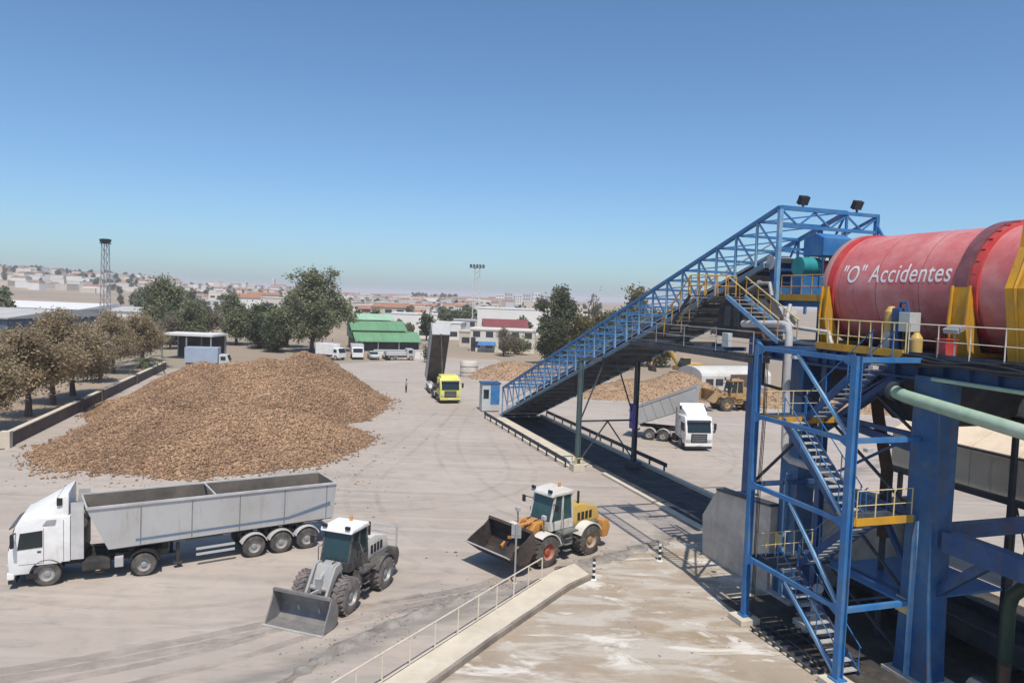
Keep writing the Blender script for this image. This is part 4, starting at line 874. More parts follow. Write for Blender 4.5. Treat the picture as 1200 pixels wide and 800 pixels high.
MB().cyl((42.7, .25, 15.0), (42.7, 1.3, 15.0), .35, n=18).build('pulley_guard', 'pipe_white', gm2, smooth=True)
MB().box(42.4, 43.1, .6, 1.4, 13.26, 13.9).build('stand', 'blue', gm2)
pp = pthing('bent_duct', 'white bent duct beside the motors on the drive platform', 'duct', 46, 2.2, 13.26)
MB().tube([(46.0, 2.6, 13.27), (46.0, 2.5, 14.0), (46.0, 2.2, 14.5), (46.0, 1.7, 14.6), (46.0, 1.4, 14.3)], .2, 12).build('pipe', 'pipe_white', pp, smooth=True)
# chute below
cu = pthing('transfer_chute', 'dark steel transfer chute with a white-framed window under the platform', 'chute', 46, -.5, 9.4)
MB().box(45.5, 49.8, -.9, 3.2, 8.9, 10.39).build('casing', 'slate', cu, bevel=.04)
MB().box(47.55, 47.65, -.94, -.905, 9.15, 9.95).box(48.35, 48.45, -.94, -.905, 9.15, 9.95).box(47.65, 48.35, -.94, -.905, 9.15, 9.25).box(47.65, 48.35, -.94, -.905, 9.85, 9.95).build('window_frame', 'white', cu)
MB().box(47.65, 48.35, -.92, -.905, 9.25, 9.85).build('window_pane', 'glass', cu)
# dark tail box of the crossing conveyor with a yellow stair
tb = pthing('belt_hood', 'dark boxy belt hood under the upper end of the gallery', 'hood', 41, -1.4, 11)
MB().prism([(40.6, 11.15), (44.6, 11.15), (44.6, 12.3), (43.9, 13.1), (41.4, 13.25), (40.6, 12.5)], -1.3, -.2).build('casing', 'belt', tb, bevel=.1)
for k in range(4): MB().box(41.3 + k * .8, 41.75 + k * .8, -1.33, -1.302, 11.7, 12.7).build('vent_panel', 'slate', tb)
wk = pthing('side_walkway', 'dark walkway with thin rails running from the tower back to the gallery', 'walkway', 44, -4.2, 10.7)
def grating(parent, s0, s1, y0, y1, z, nm='grating'):
    b_ = MB(); n_ = max(2, int((s1 - s0) / .22))
    for k in range(n_ + 1): b_.box(s0 + k * (s1 - s0) / n_ - .02, s0 + k * (s1 - s0) / n_ + .02, y0, y1, z - .05, z)
    o = b_.build(nm, 'slate', parent); o['kind'] = 'stuff'; return o
for k in range(7): grating(wk, 38.6 + k * 1.55, 40.13 + k * 1.55, -5.3, -4.55 if k > 0 else -2.5, 10.8)
for y in (-5.3, -4.55): MB().beam((38.6, y, 10.6), (49.3, y, 10.6), .10, .20).build('bearer', 'slate', wk)
for s in (38.7, 40.1): MB().beam((s, -5.2, 10.6), (s, 0, 10.6), .12, .2).build('cross_bearer', 'slate', wk)
railing(wk, [(49.2, -5.25, 10.8), (38.7, -5.25, 10.8)], .95, 2.6, .02, 'post_grey', (.5,))
MB().beam((41.2, -2.7, 10.5), (41.2, .1, 10.5), .2).build('bearer', 'blue_dark', wk)
ys = pthing('access_stair', 'steep stair with yellow handrails from the walkway up to the conveyor head', 'stairs', 40, -3, 10.8)
for y in (-3.6, -2.6): MB().beam((39.0, y, 10.85), (41.6, y, 13.2), .05, .22).build('stringer', 'slate', ys)
for k in range(11): MB().box(39.1 + k * .235, 39.3 + k * .235, -3.58, -2.62, 11.0 + k * .21, 11.03 + k * .21).build('tread', 'tread', ys)
for y in (-3.62, -2.58):
    MB().tube([(38.8, y, 11.7), (41.6, y, 14.2), (42.4, y, 14.2), (42.5, y, 13.2)], .035, 6).build('hand_rail', 'yellow', ys)
    for k in range(4): MB().beam((39.2 + k * .75, y, 11.0 + k * .68), (39.2 + k * .75, y, 12.05 + k * .68), .04).build('rail_post', 'yellow', ys)
grating(ys, 41.6, 43.0, -3.7, -1.85, 13.2, 'landing')
railing(ys, [(41.7, -3.65, 13.2), (43.0, -3.65, 13.2), (43.0, -1.9, 13.2)], 1.0, .65, .03, 'yellow', (.5,))
y2 = pthing('access_stair', 'blue and white ladder stair slanting down right of the dark belt hood', 'stairs', 46, -2.4, 11.26)
for y in (-3.3, -2.3): MB().beam((44.3, y, 13.2), (48.2, y, 11.32), .07, .2).build('stringer', 'blue_lit', y2)
for k in range(10): MB().box(44.55 + k * .38, 44.75 + k * .38, -3.25, -2.35, 13.02 - k * .183, 13.05 - k * .183).build('tread', 'tread', y2)
for y in (-3.3, -2.3):
    MB().beam((44.3, y, 14.15), (48.2, y, 12.25), .04).build('hand_rail', 'rail_yellow', y2)
    for k in range(5): MB().beam((44.4 + k * .93, y, 13.1 - k * .45), (44.4 + k * .93, y, 14.1 - k * .45), .035).build('rail_post', 'orange', y2)
grating(y2, 43.1, 44.3, -3.4, -1.4, 13.18, 'landing')

# gusset plates on the tower joints, cable tray and loose cables
for s in (SA, SB):
    for z in LV + (TZ - .15,):
        e = 1 if s == SA else -1
        MB().add([(s, OA - .075, z - .3), (s + e * .5, OA - .075, z - .08), (s + e * .5, OA - .075, z + .08), (s, OA - .075, z + .25), (s, OA - .09, z - .3), (s + e * .5, OA - .09, z - .08), (s + e * .5, OA - .09, z + .08), (s, OA - .09, z + .25)],
                 [(0, 1, 2, 3), (7, 6, 5, 4), (0, 4, 5, 1), (1, 5, 6, 2), (2, 6, 7, 3), (3, 7, 4, 0)]).build('gusset_plate', 'blue', tw)
for k, dy in enumerate((0, .06, .13)): MB().tube([(SA + .14, OA + .2 + dy, .3), (SA + .14, OA + .2 + dy, 5.6), (SA + .2, OA + .22 + dy, 8.4), (SA + .1, OA + .25 + dy, TZ)], .018, 5).build('cable', 'black', tw)
for s in (SA + .6, SB - .6):
    for z in (LV[1] + 2.3, LV[2] + 2.4): MB().box(s - .1, s + .1, o2 - .8, o2 - .55, z - .06, z + .06).build('lamp', 'pipe_white', tw)
cbn = pthing('cable_bundle', 'sagging black cable bundle along the edge of the drum platform', 'cables', 58, -2.5, 11.1)
for k in range(5):
    pts = []
    for i in range(27):
        s = 53.9 + i * .46; pts.append((s, -2.46 - .03 * k - .05 * (k % 2), 11.27 - .05 * k + .05 * math.sin(i * .9 + k) - .1 * abs(math.sin(i * .35 + k))))
    MB().tube(pts, .05, 6).build('cable', 'black', cbn, smooth=True)
jb = pthing('junction_box', 'grey junction box on the rail of the side walkway', 'box', 47.2, -5.2, 10.9)
MB().box(46.95, 47.4, -5.22, -5.0, 11.0, 11.6).build('case', 'tank_grey', jb, bevel=.02)
MB().cyl((47.17, -5.1, 10.8), (47.17, -5.1, 11.0), .03, n=6).build('stem', 'slate', jb)
for (nm_, pts, r_, m_, lab) in (('oil_pipe', [(43.5, -1.95, 11.5), (45.4, -2.0, 11.5), (45.6, -2.0, 11.2), (45.6, -2.0, 9.2), (49.0, -2.0, 9.0)], .08, 'rust', 'thin rusty pipe bending down beside the dark column'),
                           ('water_pipe', [(46.2, -1.2, 12.9), (46.4, -1.5, 12.2), (47.0, -1.6, 11.9), (49.2, -1.6, 11.8), (49.4, -1.6, 11.3)], .09, 'pipe_white', 'thin white pipe under the left drum saddle'),
                           ('steam_pipe', [(42.0, -.6, 13.5), (43.2, -.7, 13.9), (44.0, -.7, 13.9), (44.2, -.7, 13.3)], .1, 'post_grey', 'short grey pipe arching over the dark belt hood')):
    q = pthing(nm_, lab, 'pipe', pts[0][0], pts[0][1], pts[0][2]); MB().tube(pts, r_, 10).build('pipe', m_, q, smooth=True)
    MB().cyl((pts[1][0] - .05, pts[1][1], pts[1][2]), (pts[1][0] + .05, pts[1][1], pts[1][2]), r_ * 1.6, n=12).build('flange', m_, q)
# ------------------------------------------------------------------ pipes and galleries at the right
wp = pthing('lagged_pipe', 'grey white pipe with two bends running down inside the blue tower', 'pipe', 48.5, -3, 6)
MB().tube([(45.3, -3.0, 11.95), (48.1, -3.0, 12.05), (48.4, -3.0, 12.0), (48.5, -3.0, 11.7), (48.5, -3.0, 9.4), (48.5, -2.95, 8.7), (48.5, -2.9, 6.9), (48.6, -2.9, 6.55), (48.9, -2.9, 6.42), (52.1, -2.9, 6.42)], .16, 12).build('pipe', 'pipe_white', wp, smooth=True)
gp = pthing('green_pipe', 'thick pale green pipe passing in front of the dark blue column', 'pipe', 56, -2.9, 9)
MB().tube([(53.9, -2.7, 9.95), (54.4, -2.75, 9.85), (62, -3.0, 9.1), (66, -3.1, 8.8)], .225, 18).build('pipe', 'green_pipe', gp, smooth=True)
MB().cyl((53.75, -2.69, 9.97), (53.9, -2.7, 9.95), .33, n=18).build('flange', 'slate', gp)
gp2 = pthing('green_pipe', 'thin green pipe hung under the dark blue girder', 'pipe', 58, -2.4, 10)
MB().tube([(55.2, -2.5, 10.55), (66, -2.5, 10.4)], .07, 10).build('pipe', 'green_pipe', gp2, smooth=True)
bp_ = pthing('dark_pipe', 'bent dark green pipe in the shade right of the thick column', 'pipe', 57.3, -1.0, 0)
MB().tube([(57.0, -.6, 0), (57.0, -.6, 3.3), (57.1, -.6, 3.7), (57.4, -.6, 4.05), (59.5, -.6, 5.6), (62, -.6, 7.2)], .22, 14).build('pipe', 'green_dark', bp_, smooth=True)
rp_ = pthing('drop_pipe', 'rusty brown drop pipe behind the stair tower', 'pipe', 51.5, -1.0, 4)
MB().tube([(50.9, -.8, 10.4), (51.3, -.8, 8.6), (51.9, -.8, 6.6), (51.9, -.8, 4.0)], .23, 12).build('pipe', 'rust', rp_, smooth=True)
MB().tube([(51.9, -.8, 4.0), (51.9, -.8, 0)], .12, 10).build('support', 'slate', rp_)
tg = pthing('clad_gallery', 'tan sheet-clad conveyor gallery at the right edge behind the dark blue column', 'gallery', 54, 10.3, 0)
PRF = [(9.0, 4.35), (11.6, 4.35), (11.6, 6.4), (10.6, 7.15), (9.0, 6.3)]
for k in range(10):
    a = 42.5 + k * 2.4
    MB().prism(PRF, a, a + 2.37, 'yz').build('panel', 'tan_sheet', tg)
for z in (6.16, 4.26): MB().box(42.5, 66.5, 8.9, 8.99, z, z + .1).build('trim', 'slate', tg)
for y in (9.2, 11.4): MB().beam((42.5, y, 4.1), (66, y, 4.1), .2, .3).build('bearer', 'slate', tg)
for s in (43, 57, 65):
    for y in (9.2, 11.4): MB().beam((s, y, 0), (s, y, 4.0), .2).build('leg', 'slate', tg)
tk = pthing('dust_cyclone', 'pale grey rounded tank under the platform at the right edge', 'tank', 56.5, 4, 9)
MB().lathe([(50.6, .12), (50.65, .45), (50.9, .72), (51.4, .82), (60, .82), (60.2, .5)], (0, 4.4, 9.55), 'x', 28).build('shell', 'tank_grey', tk, smooth=True)
MB().cyl((52.2, 4.4, 9.55), (52.5, 4.4, 9.55), .85, n=28).build('band', 'post_grey', tk)
MB().box(51.2, 60, 3.8, 5.0, 8.55, 8.75).build('cradle', 'slate', tk)
for s in (53, 59.5): MB().beam((s, 4.4, 0), (s, 4.4, 8.55), .18).build('leg', 'slate', tk)
lt = pthing('lattice_trestle', 'slim dark lattice trestle under the tan gallery behind the bent dark pipe', 'trestle', 49, 10, 0)
for s in (49.3, 50.5):
    for y in (9.6, 10.9): MB().beam((s, y, 0), (s, y, 3.9), .1).build('leg', 'slate', lt)
for y in (9.6, 10.9):
    MB().beam((49.3, y, 0), (50.5, y, 3.9), .06).build('brace', 'slate', lt); MB().beam((50.5, y + .02, 0), (49.3, y + .02, 3.9), .06).build('brace', 'slate', lt)
MB().beam((49.2, 10.25, 3.92), (50.6, 10.25, 3.92), 1.5, .06).build('cap_plate', 'slate', lt)
# dark pump sets and a low belt on the ground below the platform
for k, (s, o_, lab) in enumerate(((57.8, -1.9, 'black pump set on the ground right of the thick blue column'), (60.5, .5, 'second black pump set farther right under the platform'))):
    pm = pthing('pump_set', lab, 'pump', s, o_, 0)
    MB().box(s - .9, s + .9, o_ - .5, o_ + .5, 0, .3).build('plinth', 'conc', pm, bevel=.03)
    MB().cyl((s - .8, o_, .75), (s + .1, o_, .75), .4, n=18).build('motor', 'slate', pm, smooth=True)
    MB().cyl((s + .2, o_ - .2, .8), (s + .2, o_ + .25, .8), .48, n=18).build('casing', 'green_dark', pm, smooth=True)
    MB().cyl((s + .2, o_, 1.2), (s + .2, o_, 2.0), .15, n=12).build('outlet', 'rust', pm, smooth=True)
lb = pthing('floor_conveyor', 'long dark flat conveyor on the ground under the drum platform', 'conveyor', 55, 3, 0)
MB().box(47.5, 66, 1.5, 3.6, .6, .85).build('belt', 'belt', lb)
MB().box(47.5, 66, 1.4, 1.5, .45, 1.2).box(47.5, 66, 3.6, 3.7, .45, 1.2).build('side_board', 'slate', lb)
for k in range(8): MB().box(48 + k * 2.4, 48.2 + k * 2.4, 1.45, 3.65, 0, .6).build('leg', 'slate', lb)
# ------------------------------------------------------------------ vehicles
WHEELS = {}
def wheel(parent, x, y, z, r, w, tyre='tyre', rim='rim', lugs=False, M_=None, rr=.56):
    "wheel with its rim as a sub-part; axis along y"
    key_ = (round(r, 3), round(w, 3), tyre, rim, lugs)
    if key_ not in WHEELS:
        h = w / 2
        b = MB().lathe([(-h, r * rr), (-h * 1.0, r * .86), (-h * .8, r * .97), (-h * .4, r), (h * .4, r), (h * .8, r * .97), (h, r * .86), (h, r * rr)], (0, 0, 0), 'y', 28, caps=False)
        if lugs:
            for k in range(20):
                t_ = 2 * math.pi * k / 20
                for s_ in (-1, 1):
                    t2 = t_ + (0 if s_ > 0 else math.pi / 20)
                    L_ = MB().box(-.05, .05, 0, h * .95, -.06, .035); L_.xf(Matrix.Rotation(t2, 4, 'Y') @ Matrix.Translation((0, 0, r)) @ Matrix.Rotation(R(28) * s_, 4, 'Z') @ (Matrix.Scale(-1, 4, (0, 1, 0)) if s_ < 0 else Matrix.Identity(4)))
                    b.add(L_.v, L_.f)
        a = b.build('wheel', tyre, smooth=True)
        c = MB()
        for s_ in (-1, 1):
            c.lathe([(s_ * h * .86, r * (rr + .04)), (s_ * h * .98, r * rr), (s_ * h * .55, r * (rr - .08)), (s_ * h * .5, r * .26), (s_ * h * .75, r * .22), (s_ * h * .8, r * .02)], (0, 0, 0), 'y', 24, caps=False)
        d = c.build('rim', rim, smooth=True)
        WHEELS[key_] = (a.data, d.data); bpy.data.objects.remove(a); bpy.data.objects.remove(d)
    ma, mr = WHEELS[key_]
    o = bpy.data.objects.new('wheel', ma); C.objects.link(o); o.parent = parent
    ml = Matrix.Translation((x, y, z)); o.matrix_local = (M_ @ ml) if M_ is not None else ml
    q = bpy.data.objects.new('rim', mr); C.objects.link(q); q.parent = o
    return o

def arch(cx, cz, r, y0, y1, th=.05, a0=15, a1=165, n=10):
    pi = [(cx + r * math.cos(R(a0 + (a1 - a0) * k / n)), cz + r * math.sin(R(a0 + (a1 - a0) * k / n))) for k in range(n + 1)]
    po = [(cx + (r + th) * math.cos(R(a0 + (a1 - a0) * k / n)), cz + (r + th) * math.sin(R(a0 + (a1 - a0) * k / n))) for k in range(n + 1)]
    b = MB()
    for k in range(n): b.prism([pi[k], po[k], po[k + 1], pi[k + 1]], y0, y1)
    return b

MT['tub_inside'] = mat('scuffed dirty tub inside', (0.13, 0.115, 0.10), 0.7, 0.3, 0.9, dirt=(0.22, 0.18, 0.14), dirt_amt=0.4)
MT['seam'] = mat('dark seam', (0.20, 0.20, 0.21), 0.6, 0.2, 2)
def lorry(label, loc, heading, t_ang=0.0, tip=0.0, cab='white', body='alu', floor='alu_dark', blen=9.0, fairing=True, stripe=None, ttop=3.15, wheels_t=3, group=None, bridge=2.5, fx=1.9, inner='tub_inside'):
    """articulated tipper lorry: x forward, front axle at x=0; trailer turns by t_ang about the kingpin and its tub tips about the rear hinge"""
    t = thing('tipper_lorry', label, 'truck', loc, heading, group)
    # ---- tractor
    zr, zf = 1.0, 2.95
    side = [(1.35, .62), (1.38, 1.55), (1.12, 2.62), (.95, zf), (-.85, zf), (-.85, zr), (-.55, zr), (-.5, .95), (.45, .95), (.6, .62)]
    cb_ = MB().prism(side, -1.22, 1.22).build('cab', cab, t, bevel=.07, smooth=True)
    MB().add([(1.375, -1.05, 1.62), (1.375, 1.05, 1.62), (1.17, 1.05, 2.52), (1.17, -1.05, 2.52), (1.40, -1.05, 1.62), (1.40, 1.05, 1.62), (1.195, 1.05, 2.52), (1.195, -1.05, 2.52)],
             [(0, 1, 2, 3), (7, 6, 5, 4), (0, 4, 5, 1), (1, 5, 6, 2), (2, 6, 7, 3), (3, 7, 4, 0)]).build('windscreen', 'glass', cb_)
    MB().add([(1.16, -1.08, 2.62), (1.16, 1.08, 2.62), (1.34, 1.08, 2.50), (1.34, -1.08, 2.50), (1.14, -1.08, 2.68), (1.14, 1.08, 2.68), (1.36, 1.08, 2.54), (1.36, -1.08, 2.54)], [(0, 1, 2, 3), (7, 6, 5, 4), (0, 4, 5, 1), (1, 5, 6, 2), (2, 6, 7, 3), (3, 7, 4, 0)]).build('sun_visor', 'pane', cb_)
    for y in (-1, 1):
        MB().prism([(.15, 1.72), (1.05, 1.66), (.95, 2.35), (.15, 2.42)], y * 1.225, y * 1.24).build('side_window', 'glass', cb_)
        MB().box(.12, 1.0, y * 1.22 - .008, y * 1.22 + .008, 1.02, 1.04).box(.10, .12, y * 1.22 - .008, y * 1.22 + .008, 1.02, 2.5).box(-.62, -.60, y * 1.22 - .008, y * 1.22 + .008, 1.05, 2.8).build('door_seam', 'seam', cb_)
        MB().box(.2, .34, y * 1.225 - .02, y * 1.225 + .02, 1.5, 1.56).build('door_handle', 'black', cb_)
        m_ = MB().beam((1.1, y * 1.25, 2.4), (1.2, y * 1.48, 2.35), .04).build('mirror_arm', 'black', cb_)
        MB().box(1.12, 1.24, y * 1.5 - .11, y * 1.5 + .11, 1.85, 2.42).build('mirror', 'black', cb_, bevel=.03)
        MB().box(1.37, 1.44, y * .95 - .2, y * .95 + .2, .78, 1.05).build('headlight', 'pipe_white', cb_, bevel=.03)
        MB().prism([(-.3, 2.62), (.15, 2.62), (.0, 2.84), (-.35, 2.84)], y * 1.225, y * 1.245).build('upper_vent', 'post_grey', cb_)
        MB().box(.35, .75, y * 1.1 - .16, y * 1.1 + .14, .42, .62).build('step', 'black', t)
    MB().box(1.36, 1.43, -.72, .72, .74, 1.52).build('grille', 'black', cb_, bevel=.02)
    for k in range(4): MB().box(1.43, 1.445, -.66, .66, .86 + k * .16, .90 + k * .16).build('grille_bar', 'post_grey', cb_)
    MB().box(1.15, 1.42, -1.23, 1.23, .42, .73).build('bumper', cab, t, bevel=.06); MB().box(1.1, 1.38, -1.2, 1.2, .24, .43).build('bumper_lip', 'black', t, bevel=.03)
    MB().box(1.42, 1.44, -.25, .25, .5, .61).build('number_plate', 'white', t)
    if fairing:
        MB().add([(1.0, -.95, zf - .02), (1.0, .95, zf - .02), (-.8, 1.15, zf - .02), (-.8, -1.15, zf - .02), (.55, -.85, zf + .22), (.55, .85, zf + .22), (-.8, 1.12, zf + 1.0), (-.8, -1.12, zf + 1.0)],
                 [(0, 1, 2, 3), (4, 7, 6, 5), (0, 4, 5, 1), (1, 5, 6, 2), (2, 6, 7, 3), (3, 7, 4, 0)]).build('roof_fairing', cab, cb_, bevel=.1, smooth=True)
        MB().box(-.55, -.35, -1.16, 1.16, zf + .45, zf + .75).build('fairing_slot', 'black', cb_)
        for y in (-1, 1): MB().box(-1.35, -.87, y * 1.19 - .02, y * 1.19 + .02, 1.05, zf + .55).build('side_deflector', 'pipe_white', cb_)
    else:
        MB().prism([(1.0, zf - .01), (-.8, zf - .01), (-.8, zf + .35), (.6, zf + .30)], -1.05, 1.05).build('roof_fairing', cab, cb_, bevel=.08)
    ch_ = MB().box(-4.6, 1.1, -.42, -.34, .62, .92).box(-4.6, 1.1, .34, .42, .62, .92)
    for x in (-1.2, -2.2, -3.0, -4.3): ch_.box(x, x + .12, -.34, .34, .66, .88)
    ch_.build('chassis', 'chassis', t)
    MB().box(-1.35, -.9, -1.0, 1.0, .95, 2.2).build('air_tank_panel', 'chassis', t)
    for y in (-1, 1):
        MB().box(-2.35, -1.25, y * .85 - .28, y * .85 + .28, .45, .95).build('fuel_tank', 'chassis', t, bevel=.1); MB().box(-2.85, -2.5, y * .9 - .25, y * .9 + .25, .5, .98).build('battery_box', 'pipe_white', t, bevel=.04)
        arch(-3.65, .52, .60, y * 1.22 if y < 0 else .62, -.62 if y < 0 else 1.22).build('mudguard', 'black', t)
        arch(0, .52, .60, y * 1.22 if y < 0 else .75, -.75 if y < 0 else 1.22, a0=5, a1=160).build('mudguard', 'black', t)
        wheel(t, 0, y * 1.02, .52, .52, .34); wheel(t, -3.65, y * .93, .52, .52, .58)
    for x in (0, -3.65): MB().cyl((x, -.9, .52), (x, .9, .52), .1, n=8).build('axle', 'chassis', t)
    MB().cyl((-3.2, 0, .93), (-3.2, 0, 1.1), .45, n=16).build('fifth_wheel', 'chassis', t)
    MB().tube([(-1.0, .3, 1.6), (-1.6, .35, 1.3), (-2.3, .2, 1.25), (-2.9, .1, 1.35)], .04, 6).build('air_hose', 'rust', t, smooth=True)
    # ---- trailer
    K = Vector((-3.2, 0, 0)); T = Matrix.Translation(K) @ Matrix.Rotation(t_ang, 4, 'Z')
    xr = -blen
    c_ = MB().box(xr + .4, .6, -.45, -.35, 1.1, 1.3).box(xr + .4, .6, .35, .45, 1.1, 1.3)
    for k in range(6): c_.box(xr + .6 + k * 1.3, xr + .75 + k * 1.3, -.35, .35, 1.12, 1.28)
    c_.xf(T).build('trailer_chassis', 'chassis', t)
    ax = [xr + 1.45 + k * 1.28 for k in range(wheels_t)]
    for a in ax:
        MB().cyl((a, -.95, .53), (a, .95, .53), .09, n=8).xf(T).build('axle', 'chassis', t)
        for y in (-1, 1):
            wheel(t, a, y * 1.02, .53, .53, .4, M_=T)
            arch(a, .53, .60, (y * 1.25 if y < 0 else .82), (-.82 if y < 0 else 1.25), a0=20, a1=160).xf(T).build('mudguard', 'pipe_white', t)
    if blen > 7.5:
        for y in (-1, 1):
            MB().box(ax[-1] + .9, ax[-1] + 2.6, y * 1.15 - .03, y * 1.15 + .03, .52, .62).box(ax[-1] + .9, ax[-1] + 2.6, y * 1.15 - .03, y * 1.15 + .03, .78, .88).xf(T).build('side_guard', 'alu', t)
    for y in (-.8, .8): MB().box(-1.75, -1.6, y - .06, y + .06, .25, 1.15).box(-1.85, -1.5, y - .15, y + .15, .2, .25).xf(T).build('landing_leg', 'chassis', t)
    MB().box(xr - .05, xr + .08, -1.2, 1.2, .5, .65).xf(T).build('rear_bumper', 'alu', t)
    H_ = Vector((xr + .4, 0, 1.32)); TT = T @ rot_at(H_, 'Y', -tip)
    prof = [(fx - .85, 1.38), (xr + .12, 1.38), (xr, ttop - .1), (fx, ttop + .05)]
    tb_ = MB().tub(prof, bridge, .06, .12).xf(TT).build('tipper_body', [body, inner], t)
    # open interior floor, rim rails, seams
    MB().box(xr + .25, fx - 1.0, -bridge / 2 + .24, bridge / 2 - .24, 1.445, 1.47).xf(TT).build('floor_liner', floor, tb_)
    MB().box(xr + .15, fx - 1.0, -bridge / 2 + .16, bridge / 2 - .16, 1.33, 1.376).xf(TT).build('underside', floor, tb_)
    for y in (-1, 1):
        MB().beam((xr, y * (bridge / 2 + .01), ttop - .10), (fx, y * (bridge / 2 + .01), ttop + .05), .10, .10).xf(TT).build('top_rail', 'pipe_white', tb_)
        yy = lambda z: y * (bridge / 2 - .12 * (ttop - z) / (ttop - 1.38) + .012)
        for k in range(5):
            x = xr + .5 + k * (blen - .6) / 4.0
            MB().add([(x - .022, yy(1.42), 1.42), (x + .022, yy(1.42), 1.42), (x + .022, yy(ttop - .15), ttop - .15), (x - .022, yy(ttop - .15), ttop - .15), (x - .022, yy(1.42) - y * .03, 1.42), (x + .022, yy(1.42) - y * .03, 1.42), (x + .022, yy(ttop - .15) - y * .03, ttop - .15), (x - .022, yy(ttop - .15) - y * .03, ttop - .15)],
                     [(0, 1, 2, 3), (7, 6, 5, 4), (0, 4, 5, 1), (1, 5, 6, 2), (2, 6, 7, 3), (3, 7, 4, 0)]).xf(TT).build('rib', 'seam', tb_)
        if stripe:
            z0, z1 = 1.62, 1.72
            q = lambda x, z, d: (x, yy(z) + y * d, z)
            MB().add([q(xr + 3.0, z0, .004), q(.1, z0 - .02, .004), q(.1, z1 - .02, .004), q(xr + 3.0, z1, .004)], [(0, 1, 2, 3)]).add([q(xr + .3, 2.05, .004), q(xr + 2.4, z0, .004), q(xr + 3.0, z0, .004), q(xr + 3.0, z1, .004), q(xr + 2.4, z1 + .02, .004), q(xr + .3, 2.25, .004)], [(0, 1, 2, 3, 4, 5)]).xf(TT).build('painted_stripe', stripe, tb_)
    MB().beam((-3.2, -bridge / 2 + .05, ttop), (-3.2, bridge / 2 - .05, ttop), .07).xf(TT).build('cross_bar', 'pipe_white', tb_)
    MB().add([(fx + a_, y_, z_) for a_, y_, z_ in ((.02, -bridge / 2 + .1, ttop - .02), (-.83, -bridge / 2 + .25, 1.5), (-.83, -bridge / 2 + .32, 1.5), (.02, -bridge / 2 + .22, ttop - .02), (.08, -bridge / 2 + .1, ttop - .02), (-.77, -bridge / 2 + .25, 1.5), (-.77, -bridge / 2 + .32, 1.5), (.08, -bridge / 2 + .22, ttop - .02))],
             [(0, 1, 2, 3), (7, 6, 5, 4), (0, 4, 5, 1), (1, 5, 6, 2), (2, 6, 7, 3), (3, 7, 4, 0)]).xf(TT).build('bulkhead_rib', 'pipe_white', tb_)
    if tip:
        top_ = TT @ Vector((.2, 0, 1.4)); bot = T @ Vector((.3, 0, 1.2))
        mid = bot.lerp(top_, .5); MB().cyl(bot, mid, .12, n=12).cyl(mid, top_, .08, n=12).build('tipping_ram', 'chassis', t)
    return t
MT['stripe'] = mat('blue stripe paint', (0.14, 0.20, 0.28), 0.5, 0.12)
hd1 = math.atan2(-.40, -.917); hdt = math.atan2(-.565, -.825)
lorry('white tractor unit with a long grey open tipper trailer, parked at left before the mound', (-19.65, 31.46, 0), hd1, hdt - hd1, 0, stripe='stripe', ttop=3.25, fx=2.0)
lorry('lime yellow truck with its dark tipper body raised steeply, seen head on', (-7.45, 88.0, 0), math.atan2(-.955, .30), R(-5), R(50), cab='cab_yellow', body='alu', floor='alu_dark', blen=8.6, fairing=False, ttop=2.55, fx=1.0)
lorry('white truck with its grey trailer half tipped, beyond the conveyor legs', (16.35, 65.0, 0), math.atan2(-.99, .13), R(60), R(22.5), blen=4.1, fairing=True, wheels_t=2, ttop=3.05, fx=2.6)

